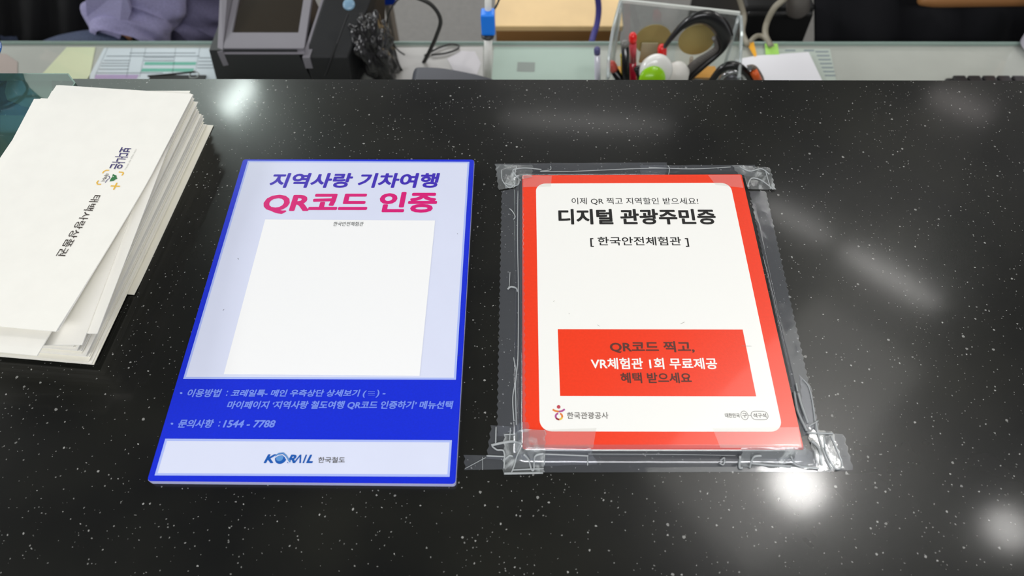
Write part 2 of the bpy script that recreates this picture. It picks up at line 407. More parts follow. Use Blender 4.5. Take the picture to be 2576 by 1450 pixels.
# --- blue sign
bc = rot_c(-0.14113, 0.30733)
BS = Sign(bc[0], bc[1], -0.033495 + yaw, .21, .29708, .006)
M_blue = mat('blue_print', srgb(16, 44, 216), .30, coat=.35, noise_amt=.05, noise_scale=700, bump=.04, bump_scale=1500)
M_lav = mat('pale_lavender_print', srgb(224, 229, 250), .22, coat=.5, noise_amt=.012, noise_scale=30)
M_edge = mat('frosted_edge', srgb(196, 198, 240), .35, sub=.3)
blue = thing('acrylic_sign', BS.wp((0, 0), -.006), 'blue bordered A4 sign with a lavender panel, purple and magenta Korean title', 'sign')
link('board', prism([tuple(BS.wp(p).xy) for p in round_rect(.21, .297, .0022, 3)], Z0 + .0003, Z0 + .0052), M_edge, blue)
link('printed_face', prism([tuple(BS.wp(p).xy) for p in round_rect(.2097, .2967, .0022, 3)], Z0 + .0052, Z0 + .006, .0003), M_blue, blue)
print_poly(BS, [(623.5, 405), (1181, 407.5), (1147, 956), (461, 954)], M_lav, blue, 'pale_panel')
print_poly(BS, [(416, 1104.5), (1137, 1108.3), (1131, 1200.5), (389, 1197)], M_lav, blue, 'pale_panel')
M_soft = mat('pale_blue_glow_print', srgb(176, 192, 250), .25, coat=.4)
for q in ([(623.5, 405), (1181, 407.5), (1147, 956), (461, 954)], [(416, 1104.5), (1137, 1108.3), (1131, 1200.5), (389, 1197)]):
    P = [BS.loc(*k) for k in q]; c = sum(P, Vector((0, 0))) / 4
    In = [p + Vector((-math.copysign(.0016, (p - c).x), -math.copysign(.0016, (p - c).y))) for p in P]
    v = [BS.wp(p, .00017) for p in P + In]
    link('panel_border', mesh_from(v, [(i, (i + 1) % 4, (i + 1) % 4 + 4, i + 4) for i in range(4)]), M_soft, blue)
M_indigo = mat('indigo_ink', srgb(66, 44, 186), .3, coat=.3)
M_mag = mat('magenta_ink', srgb(222, 22, 122), .3, coat=.3)
M_band = mat('light_blue_ink', srgb(122, 150, 246), .35, coat=.3)
M_black = mat('black_ink', srgb(20, 20, 20), .4)
M_dkgrey = mat('dark_grey_ink', srgb(98, 96, 96), .4)
print_text(BS, '지역사랑 기차여행', 680.5, 1105.5, 436, 473, M_indigo, blue, .034, .10, label='indigo Korean title line')
print_text(BS, 'QR코드 인증', 663.5, 1099.5, 483.5, 538.5, M_mag, blue, .038, .05, label='magenta QR title line')
print_poly(BS, [(452.5, 989.7), (454, 987.4), (458, 987.4), (459.5, 989.7), (458, 992.2), (454, 992.2)], M_band, blue, 'bullet', .0002)
print_poly(BS, [(429.5, 1066.7), (431, 1064.4), (435, 1064.4), (436.5, 1066.7), (435, 1069.2), (431, 1069.2)], M_band, blue, 'bullet', .0002)
print_text(BS, '이용방법', 472.5, 557, 979.5, 1000, M_band, blue, .030, .15)
print_text(BS, ':', 570, 573.5, 984, 997, M_band, blue, .02)
print_text(BS, '코레일톡- 메인 우측상단 상세보기 (', 581.5, 922, 981, 1001.5, M_band, blue, .030, .15)
for k in range(3): print_line(BS, [(926 + 0 * k, 986.5 + 4.3 * k), (943, 986.6 + 4.3 * k)], .0003, M_band, blue, 'menu_bar')
print_text(BS, ') -', 946, 970, 981.5, 1001.5, M_band, blue, .022, .1)
print_text(BS, '마이페이지 ‘지역사랑 철도여행 QR코드 인증하기’ 메뉴선택', 572, 1140.5, 1009.5, 1031, M_band, blue, .030, .15)
print_text(BS, '문의사항', 449.5, 538, 1056.3, 1077, M_band, blue, .030, .15)
print_text(BS, ':', 550.5, 554, 1061, 1074, M_band, blue, .02)
print_text(BS, '1544 - 7788', 562.5, 693, 1058, 1076.5, M_band, blue, .030, .15)
# railway logo: slanted letters round a globe with a swoosh
M_kor = mat('rail_blue_ink', srgb(24, 92, 180), .35)
M_kor2 = mat('rail_light_blue_ink', srgb(96, 150, 210), .35)
logo = bpy.data.objects.new('rail_logo', None); COL.objects.link(logo); logo.parent = blue; logo['label'] = 'slanted blue KORAIL lettering around a globe'
bpy.context.view_layer.update(); logo.matrix_parent_inverse = blue.matrix_world.inverted(); bpy.context.view_layer.update()
print_text(BS, 'K', 665.5, 694, 1144, 1166, M_kor, logo, .04, .28)
print_text(BS, 'R', 724, 745, 1145, 1166, M_kor, logo, .04, .28)
print_text(BS, 'Λ', 740, 759, 1145, 1166, M_kor, logo, .03, .25)
print_text(BS, 'I', 763, 771, 1145, 1166, M_kor, logo, .04, .28)
print_text(BS, 'L', 772, 788.5, 1145, 1166, M_kor, logo, .04, .28)
gc = BS.loc(706.5, 1154); gr = .0040
print_poly(BS, [gc + Vector((gr * math.cos(a * PI / 16), gr * math.sin(a * PI / 16))) for a in range(32)], M_kor, logo, 'globe', .0002, raw=True)
print_poly(BS, [gc + Vector((-.0008 + gr * .62 * math.cos(a * PI / 12), .0003 + gr * .6 * math.sin(a * PI / 12))) for a in range(24)], M_kor2, logo, 'globe_highlight', .00026, raw=True)
print_line(BS, [gc + Vector(q) for q in ((-.0042, .0004), (-.002, .0022), (.0008, .0026), (.003, .001), (.0048, -.0016), (.0066, -.0034))], .0007, M_lav, logo, 'swoosh', .00032, raw=True)
print_line(BS, [gc + Vector(q) for q in ((-.0042, .0016), (-.002, .0034), (.0010, .0038), (.0034, .0020), (.0054, -.0006), (.0072, -.0026))], .0009, M_kor2, logo, 'swoosh', .00036, raw=True)
print_text(BS, '한국철도', 800.5, 868, 1151, 1165.5, M_dkgrey, blue, .012, 0, label='small grey Korean lettering')
# white paper label (its code is left blank)
M_paper = mat('white_label_paper', srgb(250, 250, 250), .35, coat=.15)
BL = Sign(bc[0], bc[1], -0.033495 + yaw, .21, .29708, .0065)
lab = [BL.loc(*q) for q in ((667, 552.3), (1094.5, 555), (1055.5, 945.5), (563, 941.5))]
label_sheet = link('white_sticker', prism([tuple(BL.wp(p).xy) for p in lab], Z0 + .00615, Z0 + .0065), M_paper, blue)
label_sheet['label'] = 'large blank white sticker with a small Korean caption'
print_text(BL, '한국안전체험관', 839, 914.5, 558.3, 569, M_black, label_sheet, .002, .05, dz=.0001)
scr = mat('scuff_mark', srgb(70, 70, 70), .6)
for a, b in (((561, 782), (564, 779)), ((1072, 741), (1075, 748)), ((1152, 897), (1158, 893)), ((1150, 588), (1152, 590)), ((598, 651), (601, 653))):
    print_line(BS, [a, b], .0003, scr, blue, 'scuff', .0003)

# --- red sign
rc = rot_c(0.10393, 0.30036)
RS = Sign(rc[0], rc[1], -0.026723 + yaw, .19202, .25118, .010)
M_red = mat('orange_red_print', srgb(247, 62, 28), .28, coat=.4, noise_amt=.03, noise_scale=500, bump=.05, bump_scale=1200)
M_card = mat('matt_white_print', srgb(250, 249, 244), .38, coat=.15, bump=.05, bump_scale=1600)
M_side = mat('foam_board_side', srgb(170, 168, 155), .6, noise_amt=.2, noise_scale=200)
red = thing('plastic_sign', RS.wp((0, 0), -.010), 'orange red sign with white card face taped down on the counter', 'sign')
link('board', prism([tuple(RS.wp(p).xy) for p in round_rect(.190, .249, .001, 2)], Z0 + .0035, Z0 + .0088), M_side, red)
link('base_pad', prism([tuple(RS.wp(p).xy) for p in round_rect(.176, .236, .002, 2)], Z0 + .0003, Z0 + .0035), mat('gap_black', (.012, .012, .012), .8), red)  # pad coloured black for the shade in the gap below the board
link('printed_face', prism([tuple(RS.wp(p).xy) for p in round_rect(.192, .2512, .0015, 3)], Z0 + .0088, Z0 + .010, .0006), M_red, red)
TLc, TRc, BRc, BLc = RS.loc(1347, 462), RS.loc(1868, 460.5), RS.loc(1970, 1086), RS.loc(1359, 1087)
cw = ((TRc - TLc).length + (BRc - BLc).length) / 2; ch = ((TLc - BLc).length + (TRc - BRc).length) / 2
cc = (TLc + TRc + BRc + BLc) / 4
cx0 = (TLc.x + BLc.x) / 2; cx1 = BRc.x; cy1 = (TLc.y + TRc.y) / 2; cy0 = (BLc.y + BRc.y) / 2
print_poly(RS, round_rect(cx1 - cx0, cy1 - cy0, .0085, 7, (cx0 + cx1) / 2, (cy0 + cy1) / 2), M_card, red, 'white_card', .00012, raw=True)
print_poly(RS, [(1403, 829), (1868, 830), (1902, 998), (1409, 997)], M_red, red, 'red_banner', .0002)
M_char = mat('charcoal_ink', srgb(92, 44, 36), .45)
M_white = mat('white_ink', srgb(252, 250, 245), .4)
M_grey = mat('grey_ink', srgb(90, 84, 78), .4)
print_text(RS, '이제 QR 찍고 지역할인 받으세요!', 1438, 1756, 498, 515.8, M_black, red, 0)
print_text(RS, '디지털 관광주민증', 1404.7, 1800, 526.5, 565.3, M_black, red, .032, label='bold black Korean title line')
print_text(RS, '[ 한국안전체험관 ]', 1484.8, 1732, 596.3, 621.5, M_black, red, .010)
print_text(RS, 'QR코드 찍고,', 1534, 1746, 859.5, 889, M_char, red, .026, dz=.0003)
print_text(RS, 'VR체험관 1회 무료제공', 1486.5, 1803.6, 901.3, 929.8, M_white, red, .022, dz=.0003, label='white Korean lettering on the red banner')
print_text(RS, '혜택 받으세요', 1561, 1739, 938.5, 965, M_char, red, .026, dz=.0003)
print_text(RS, '한국관광공사', 1426.3, 1530, 1038, 1054.5, M_grey, red, .006)
emb = bpy.data.objects.new('emblem', None); COL.objects.link(emb); emb.parent = red; emb['label'] = 'small ring and figure emblem in pink, orange and yellow'
bpy.context.view_layer.update(); emb.matrix_parent_inverse = red.matrix_world.inverted(); bpy.context.view_layer.update()
ec = RS.loc(1406, 1048.5); R1 = .0023
cols = [mat('emblem_%s' % n, srgb(*c), .4) for n, c in (('rose', (196, 72, 84)), ('orange', (232, 132, 56)), ('yellow', (240, 200, 70)), ('violet', (180, 80, 150)), ('maroon', (150, 40, 60)))]
def ringpart(a0, a1, m):
    print_line(RS, [ec + Vector((R1 * math.cos(math.radians(a0 + (a1 - a0) * i / 6)), R1 * math.sin(math.radians(a0 + (a1 - a0) * i / 6)))) for i in range(7)], .0013, m, emb, 'ring_segment', .00024, raw=True)
ringpart(70, -20, cols[1]); ringpart(-20, -85, cols[2]); ringpart(-85, -150, cols[4]); ringpart(-150, -210, cols[3]); ringpart(150, 100, cols[3])
print_line(RS, [ec + Vector(q) for q in ((-.0043, .0052), (-.0022, .0040), (.0, .0036))], .0013, cols[1], emb, 'arm', .00026, raw=True)
print_line(RS, [ec + Vector(q) for q in ((.0, .0036), (.0022, .0040), (.0043, .0054))], .0013, cols[3], emb, 'arm', .00026, raw=True)
hc = ec + Vector((0, .0072))
print_poly(RS, [hc + Vector((.0013 * math.cos(a * PI / 8), .0014 * math.sin(a * PI / 8))) for a in range(16)], cols[0], emb, 'dot', .00026, raw=True)
print_text(RS, '대한민국', 1823.7, 1860.5, 1040.5, 1051.5, M_grey, red, .012)
k = RS.loc(1872.5, 1046)
print_line(RS, [k + Vector((.00245 * math.cos(a * PI / 14), .0033 * math.sin(a * PI / 14))) for a in range(28)], .0003, M_grey, red, 'circle_outline', closed=True, raw=True)
print_text(RS, '구', 1867, 1879, 1040.5, 1052, M_grey, red, .008)
print_line(RS, [(1881.5, 1046), (1889, 1046)], .0003, M_grey, red, 'link_line')
k = RS.loc(1910.5, 1046.2)
print_line(RS, round_rect(.0118, .0064, .0031, 6, k.x, k.y), .0003, M_grey, red, 'pill_outline', closed=True, raw=True)
print_text(RS, '석구석', 1894.5, 1927, 1040.5, 1052, M_grey, red, .008)
for a, b in (((1392, 760), (1395, 757)), ((1503, 818), (1508, 822)), ((1722, 811), (1712, 816)), ((1866, 871), (1890, 872)), ((1431, 789), (1432, 791))):
    print_line(RS, [a, b], .00025, mat('pale_scuff', srgb(150, 145, 135), .6), red, 'scuff', .0003)

# ------------------------------------------------------------------ clear tape round the red sign
M_tape = clear_mat('clear_tape', (.90, .91, .94), .085, (.66, .70, .78), .10, gloss=1.2)
M_tapew = clear_mat('wrinkled_tape', (.88, .89, .90), .14, (.72, .76, .76), .14, crease=.60, gloss=2.4)
M_crease = clear_mat('tape_crease', (.8, .82, .83), .42, (.75, .78, .78), .2)
def tape(px4, label, wrinkle=0.0, stack=0, nx=18, ny=6, m=None, creases=(), jag=True, w=1.0):
    """px4: the strip's four corners where it lies on the stone (clockwise); it climbs onto the board where it meets it"""
    P = [at(q[0], q[1], 0) for q in px4]
    e1 = (P[1] - P[0]).length + (P[2] - P[3]).length; e2 = (P[3] - P[0]).length + (P[2] - P[1]).length
    nx = max(8, int(e1 / 2 / .0035)); ny = max(4, int(e2 / 2 / .0030)); seed = hash_(label)
    verts = []; faces = []
    for j in range(ny + 1):
        for i in range(nx + 1):
            s, t = i / nx, j / ny
            if jag and i in (0, nx): s += ((j % 2) * 2 - 1) * .0006 / (e1 / 2)
            p = (P[0] * (1 - s) + P[1] * s) * (1 - t) + (P[3] * (1 - s) + P[2] * s) * t
            d = RS.out((p.x, p.y)); base = .0004 + stack * .00025; top = RS.zt + .0004 + stack * .00025
            if d <= 0.0003: z = top
            else:
                f = min(1, d / .0065); z = top + (base - top) * (f * f * (3 - 2 * f))
            n = noise.noise(Vector((p.x * 90 + seed, p.y * 90, seed))) + .5 * noise.noise(Vector((p.x * 260, p.y * 260 + seed, 1)))
            near = 1.0 if d > .0003 else .15
            z += max(0, n) * wrinkle * near
            # seen from above the raised part drifts towards the lens: keep its plan position
            verts.append((p.x, p.y, Z0 + z))
    for j in range(ny):
        for i in range(nx):
            a = j * (nx + 1) + i; faces.append((a, a + nx + 1, a + nx + 2, a + 1))
    o = link('tape_strip', mesh_from(verts, faces), m or (M_tapew if wrinkle > .0008 else M_tape), smooth=True)
    tag(o, label, 'tape')
    for path, r in creases:
        pts = []
        for q in smooth_path([Vector((a, b, 0)) for a, b in path], 5):
            p = at(q.x, q.y, 0); d = RS.out((p.x, p.y)); f = min(1, max(0, d) / .0065)
            zt = RS.zt + .0008 if d <= 0 else RS.zt + .0008 + (.0012 - RS.zt - .0008) * (f * f * (3 - 2 * f))
            p = at(q.x, q.y, zt); pts.append((p.x, p.y, Z0 + zt + stack * .0002))
        link('crease', tube(pts, r * .001, 5), M_crease, o, smooth=True)
    return o
def hash_(s): return (sum(ord(c) * (i + 3) for i, c in enumerate(s)) % 977) / 13.0

tape([(1262, 482), (1316, 470), (1322, 1100), (1250, 1098)], 'long clear tape strip down the left side of the red sign', 0.0003, 0,
     creases=[([(1282, 525), (1290, 533), (1296, 545), (1292, 552)], .45), ([(1283, 685), (1281, 720), (1279, 722)], .35), ([(1277, 728), (1286, 722), (1299, 726), (1302, 734)], .8),
              ([(1303, 480), (1302, 600), (1304, 730), (1303, 900), (1297, 960), (1299, 1070)], .45), ([(1292, 900), (1299, 945), (1290, 1000), (1293, 1060)], .5)])
tape([(1885, 482), (1926, 482), (2062, 1088), (2010, 1100)], 'long clear tape strip down the right side of the red sign', 0.0002, 0,
     creases=[([(1998, 985), (2005, 1030), (2020, 1065), (2030, 1085)], .9), ([(2020, 955), (2035, 975), (2045, 1020), (2052, 1082)], .5)])
tape([(1246, 413), (1678, 410), (1672, 450), (1252, 452)], 'upper left clear tape strip along the top edge of the red sign', 0.0003, 1,
     creases=[([(1385, 418), (1384, 428), (1360, 432), (1440, 432)], .4), ([(1440, 432), (1600, 425), (1675, 424)], .4)])
tape([(1610, 418), (1900, 417), (1898, 445), (1612, 447)], 'upper right clear tape strip along the top edge of the red sign', 0.0006, 2,
     creases=[([(1632, 422), (1740, 426), (1838, 421)], .4), ([(1680, 418), (1684, 425), (1682, 440)], .4)])
tape([(1246, 416), (1340, 418), (1338, 468), (1254, 480)], 'wrinkled clear tape at the upper left corner of the red sign', 0.0016, 3,
     creases=[([(1262, 428), (1264, 455), (1282, 474), (1296, 462)], .5), ([(1268, 462), (1300, 468), (1305, 452), (1290, 430), (1320, 424), (1362, 428)], .6), ([(1300, 420), (1296, 440), (1310, 455)], .6)])
tape([(1840, 418), (1936, 424), (1950, 480), (1880, 478)], 'wrinkled clear tape at the upper right corner of the red sign', 0.0018, 3,
     creases=[([(1860, 420), (1885, 432), (1915, 426), (1935, 440)], .6), ([(1880, 470), (1890, 450), (1915, 455), (1945, 478)], .6), ([(1925, 430), (1932, 455), (1938, 476)], .4)])
tape([(1330, 1133), (2088, 1133), (2096, 1188), (1340, 1190)], 'long clear tape strip along the bottom edge of the red sign', 0.0002, 0,
     creases=[([(1480, 1143), (1700, 1144), (1850, 1147)], .15)])
tape([(1168, 1146), (1330, 1150), (1330, 1181), (1170, 1184)], 'short flat tape tab pointing towards the blue sign', 0.0001, 1, creases=[([(1170, 1180), (1222, 1152)], .22), ([(1214, 1150), (1214, 1183)], .2)])
tape([(1236, 1072), (1330, 1078), (1330, 1163), (1224, 1156)], 'clear tape patch left of the sign lower left corner', 0.0005, 2,
     creases=[([(1248, 1075), (1247, 1116)], .55), ([(1224, 1148), (1270, 1150)], .5)])
tape([(1268, 1092), (1372, 1098), (1368, 1190), (1266, 1196)], 'crumpled clear tape over the sign lower left corner', 0.0022, 3,
     creases=[([(1236, 1122), (1262, 1116), (1290, 1112), (1312, 1118)], .9), ([(1238, 1124), (1250, 1133), (1268, 1138), (1268, 1180)], .6), ([(1312, 1125), (1300, 1150), (1294, 1172), (1286, 1192)], .5),
              ([(1268, 1160), (1282, 1148), (1290, 1150)], .6), ([(1318, 1145), (1330, 1158), (1337, 1182), (1343, 1182), (1346, 1150), (1368, 1143)], .7), ([(1290, 1184), (1368, 1180)], .5), ([(1268, 1193), (1366, 1191)], .8), ([(1282, 1112), (1284, 1078)], .4), ([(1268, 1095), (1292, 1094)], .4)])
tape([(1326, 1140), (1478, 1138), (1504, 1170), (1330, 1176)], 'clear tape strip folded under the left of the bottom edge', 0.0007, 2,
     creases=[([(1370, 1142), (1369, 1170)], .5), ([(1372, 1144), (1470, 1148), (1478, 1150), (1478, 1172)], .45)])
tape([(1856, 1142), (2078, 1138), (2076, 1184), (1862, 1176)], 'crumpled clear tape strip under the right of the bottom edge', 0.0015, 2,
     creases=[([(1886, 1178), (1890, 1162), (1898, 1150), (1915, 1148)], .7), ([(1890, 1166), (1940, 1172), (1990, 1174)], .8), ([(1990, 1150), (2006, 1172), (2060, 1180)], .7), ([(1862, 1150), (1860, 1176), (1868, 1178)], .9), ([(1812, 1160), (1822, 1153), (1820, 1170), (1810, 1166)], .5)])
tape([(2028, 1082), (2094, 1088), (2122, 1180), (2056, 1188)], 'crumpled clear tape over the sign lower right corner', 0.0020, 3,
     creases=[([(2030, 1090), (2095, 1092)], .6), ([(2052, 1060), (2056, 1090), (2072, 1140), (2090, 1180)], .7), ([(2072, 1100), (2078, 1140), (2102, 1180), (2118, 1172), (2108, 1140), (2090, 1098)], .5), ([(2034, 1074), (2058, 1060)], .6), ([(2040, 1110), (2060, 1130), (2066, 1170)], .9)])
tape([(2060, 1090), (2122, 1094), (2146, 1184), (2090, 1186)], 'flat dark looking tape tab right of the lower right corner', 0.0001, 1)
tape([(2010, 945), (2040, 975), (2056, 1088), (2024, 1086)], 'lifted tape pocket beside the lower right edge of the sign', 0.0006, 2,
     creases=[([(2008, 990), (2016, 1020), (2032, 1065)], .9), ([(2002, 965), (2006, 985)], .6)])
# tape that overlaps the sign's red border
def over_tape(px4, label):
    s = RS; P = [s.loc(*q) for q in px4]
    v = [s.wp(p, .00045) for p in P]
    tag(link('tape_strip', mesh_from(v, [(3, 2, 1, 0)]), clear_mat('tape_on_print', (.97, .97, .96), .14, (.9, .9, .88), .12)), label, 'tape')
over_tape([(1316, 1085), (1500, 1078), (1492, 1128), (1318, 1128)], 'clear tape over the lower left of the red border')
over_tape([(1792, 1079), (2008, 1076), (2017, 1128), (1812, 1128)], 'clear tape over the lower right of the red border')
over_tape([(1316, 443), (1388, 443), (1386, 470), (1316, 472)], 'small clear tape over the upper left of the red border')
over_tape([(1780, 441), (1862, 441), (1870, 474), (1800, 466)], 'small clear tape over the upper right of the red border')

# ------------------------------------------------------------------ envelopes
M_env = mat('envelope_paper', srgb(250, 248, 240), .75, noise_amt=.015, noise_scale=60, bump=.05, bump_scale=500)
M_env2 = mat('envelope_paper_cream', srgb(246, 243, 230), .75, noise_amt=.015, noise_scale=60)
EO = Vector((-.3052, .4963)); EV = Vector((-.0823, -.9966)).normalized(); EU = Vector((EV.y, -EV.x)); EU = -EU if EU.x > 0 else EU
EL, EW = .2535, .127
def envelope_mesh(zf, u0, v0, L=EL, Wd=EW, rot=0, th=.0008, nv=16, curl=0, O=None):
    """zf(u, v): underside height over the stone. Corner (0, 0) is back right; v runs towards the camera, u to the left"""
    V = Matrix.Rotation(rot, 2) @ EV; U = Matrix.Rotation(rot, 2) @ EU; o = (O or EO) + EU * u0 + EV * v0
    nu = 6; verts = []; faces = []
    for lay in (0, 1):
        for j in range(nv + 1):
            for i in range(nu + 1):
                u, v = Wd * i / nu, L * j / nv; p = o + U * u + V * v
                verts.append((p.x, p.y, Z0 + zf(u, v) + lay * th))
    n = (nu + 1) * (nv + 1); idx = lambda l, j, i: l * n + j * (nu + 1) + i
    for j in range(nv):
        for i in range(nu):
            faces.append((idx(1, j, i), idx(1, j, i + 1), idx(1, j + 1, i + 1), idx(1, j + 1, i)))
            faces.append((idx(0, j, i), idx(0, j + 1, i), idx(0, j + 1, i + 1), idx(0, j, i + 1)))
    for i in range(nu):
        faces.append((idx(0, 0, i), idx(0, 0, i + 1), idx(1, 0, i + 1), idx(1, 0, i))); faces.append((idx(0, nv, i + 1), idx(0, nv, i), idx(1, nv, i), idx(1, nv, i + 1)))
    for j in range(nv):
        faces.append((idx(0, j + 1, 0), idx(0, j, 0), idx(1, j, 0), idx(1, j + 1, 0))); faces.append((idx(0, j, nu), idx(0, j + 1, nu), idx(1, j + 1, nu), idx(1, j, nu)))
    me = mesh_from(verts, faces); bm = bmesh.new(); bm.from_mesh(me); bmesh.ops.recalc_face_normals(bm, faces=bm.faces); bm.to_mesh(me); bm.free(); return me
NP = 34; PITCH = .00112
tag(link('envelope', envelope_mesh(lambda u, v: .0003 if v < .17 else .0003 + .004 * ((v - .17) / .022) ** 2 * .2, -.0055, -.002, L=.193, th=.0007), M_env2),
    'lowest envelope, jutting out at the right side under the pile', 'envelope', 'white envelopes in the pile')
for k in range(NP):
    z = .0013 + k * PITCH; dz = random.uniform(0, .0002)
    lift = random.uniform(0, .0004)
    du = random.gauss(0, .0010) + (.0012 if k > 26 else 0); dv = random.gauss(0, .0016); rt = random.gauss(0, .0032)
    me = envelope_mesh(lambda u, v: z + dz, du, dv, rot=rt, th=.00062, nv=4, L=EL + random.uniform(-.0006, .0006))
    tag(link('envelope', me, M_env if k % 3 else M_env2), 'plain white envelope within the thick pile, only its edges showing', 'envelope', 'white envelopes in the pile')
ZT = .0013 + NP * PITCH + .0003
def flex(h, v1=.10, zb=ZT, p=1.5, v2=.254): return lambda u, v: zb + (h * (max(0, v - v1) / (v2 - v1)) ** p)
def place(frpx, frz, blpx, blz, L=EL, Wd=EW):
    """origin and turn of an envelope from its front right and back left corners"""
    a = at(*frpx, frz); b = at(*blpx, blz); d = Vector((b.x - a.x, b.y - a.y))
    # local: front right = V*L ; back left = U*W
    loc = EU * Wd - EV * L; ang = math.atan2(d.y, d.x) - math.atan2(loc.y, loc.x)
    V = Matrix.Rotation(ang, 2) @ EV; o = Vector((a.x, a.y)) - V * L
    r = o - EO; return r.dot(EU), r.dot(EV), ang
u0, v0, rt = place((207, 868), ZT + .001, (87, 255), ZT + .001)
tag(link('envelope', envelope_mesh(lambda u, v: ZT + .0005, u0, v0, rot=rt), M_env), 'flat white envelope with its front right corner bared beneath the lifted ones', 'envelope', 'white envelopes in the pile')
u0, v0, rt = place((245, 840), ZT, (130, 222), ZT)
tag(link('envelope', envelope_mesh(lambda u, v: ZT - .0003, u0, v0, rot=rt, th=.0006), M_env), 'narrow sliver of white envelope right of the bared corner', 'envelope', 'white envelopes in the pile')
fz2 = flex(.0070, .095, ZT + .0015, 1.3, .25)
u0, v0, rt = place((95, 897), fz2(0, .25), (105, 247), ZT + .001)
tag(link('envelope', envelope_mesh(fz2, u0, v0, rot=rt), M_env), 'white envelope second from the top, reaching nearest the camera', 'envelope', 'white envelopes in the pile')
fz1 = flex(.0112, .095, ZT + .0029, 1.3)
u0, v0, rt = place((138, 836), fz1(0, .254), (138, 218), ZT + .002)
tag(link('envelope', envelope_mesh(lambda u, v: fz1(u, v) - .0004, u0 - .0018, v0 - .001, rot=rt), M_env), 'white envelope directly beneath the printed top one', 'envelope', 'white envelopes in the pile')
fz0 = flex(.0128, .095, ZT + .0036, 1.3)
u0, v0, rt = place((140, 834), fz0(0, .254) + .0008, (148, 216), ZT + .004)
topenv = link('envelope', envelope_mesh(fz0, u0, v0, rot=rt, nv=24), M_env)
tag(topenv, 'top envelope printed with dark Korean words and a green mountain logo', 'envelope', 'white envelopes in the pile')
V0 = Matrix.Rotation(rt, 2) @ EV; U0 = Matrix.Rotation(rt, 2) @ EU; O0 = EO + EU * u0 + EV * v0
def env_pt(px, py):
    z = ZT + .003
    for _ in range(5):
        p = at(px, py, z); v = (Vector((p.x, p.y)) - O0).dot(V0); z = fz0(0, v) + .0008
    return p
def env_z(x, y): return Z0 + fz0(0, (Vector((x, y)) - O0).dot(V0)) + .0011
def env_text(body, s, e, t, b, m, weight=0, label=None):
    S, E_, T, B = (env_pt(*q) for q in (s, e, t, b)); ax = Vector((E_.x - S.x, E_.y - S.y)); up = Vector((-ax.y, ax.x)).normalized()
    hh = abs(Vector((T.x - B.x, T.y - B.y)).dot(up)); c = Vector(((S.x + E_.x) / 2, (S.y + E_.y) / 2))
    vs, fs = text_mesh(body, weight)
    v3 = []
    for (a, q, h) in vs:
        p = c + ax * (a - .5) + up * ((q - .5) * hh); v3.append((p.x, p.y, env_z(p.x, p.y) + h))
    o = link('lettering', mesh_from(v3, fs), m, topenv)
    if label: o['label'] = label
def env_poly(px, m, name, label=None, dz=0):
    P = [env_pt(*q) for q in px]
    o = link(name, mesh_from([(p.x, p.y, env_z(p.x, p.y) + dz) for p in P], [tuple(range(len(P)))]), m, topenv)
    if label: o['label'] = label
def env_stroke(px, w, m, name):
    P = [Vector(env_pt(*q).xy) for q in px]; v = []; n = len(P)
    for i, p in enumerate(P):
        t = (P[min(i + 1, n - 1)] - P[max(i - 1, 0)]).normalized(); k = Vector((-t.y, t.x)) * w / 2
        for q in (p + k, p - k): v.append((q.x, q.y, env_z(q.x, q.y)))
    link(name, mesh_from(v, [(2 * i, 2 * i + 1, 2 * i + 3, 2 * i + 2) for i in range(n - 1)]), m, topenv)
M_brown = mat('dark_brown_ink', srgb(58, 48, 42), .6); M_purple = mat('violet_ink', srgb(72, 64, 120), .6); M_lg = mat('faint_grey_ink', srgb(180, 178, 174), .6)
M_amb = mat('amber_ink', srgb(240, 190, 60), .6); M_green = mat('green_ink', srgb(44, 120, 66), .6)
env_text('태백사랑상품권', (245, 492), (152, 645), (217, 563), (187, 574), M_brown, .004)
env_text('보다나은', (318, 372), (290, 426), (322, 401), (292, 395), M_purple, .018, 'violet Korean lettering')
env_text('시민의 내일을 위한 행복혁신', (343.5, 375), (315, 428), (331, 402), (327, 401), M_lg, 0)
env_text('태백시', (270, 438), (259, 457), (270, 448), (260, 447), M_brown, .004)
def z4(pts): return [(x / 4.264, 340 + y / 4.264) for x, y in pts]
env_stroke(z4([(1172, 380), (1140, 380), (1115, 392), (1102, 412)]), .0011, M_amb, 'bracket')
env_stroke(z4([(1275, 398), (1318, 402), (1325, 412), (1308, 436)]), .0011, M_amb, 'bracket')
env_stroke(z4([(1058, 490), (1040, 512), (1048, 530), (1084, 530)]), .0011, M_amb, 'bracket')
env_stroke(z4([(1188, 548), (1288, 552)]), .0012, M_amb, 'cross'); env_stroke(z4([(1256, 514), (1220, 588)]), .0012, M_amb, 'cross')
env_poly(z4([(1212, 420), (1252, 438), (1250, 455), (1262, 468), (1240, 478), (1222, 492), (1176, 500), (1190, 470), (1205, 450)]), M_green, 'mountain', 'green mountain shape')
env_stroke(z4([(1222, 432), (1214, 452), (1228, 456), (1218, 472)]), .0006, M_env, 'valley')
env_stroke(z4([(1168, 440), (1180, 462), (1150, 485), (1130, 512)]), .0006, M_purple, 'swoosh')

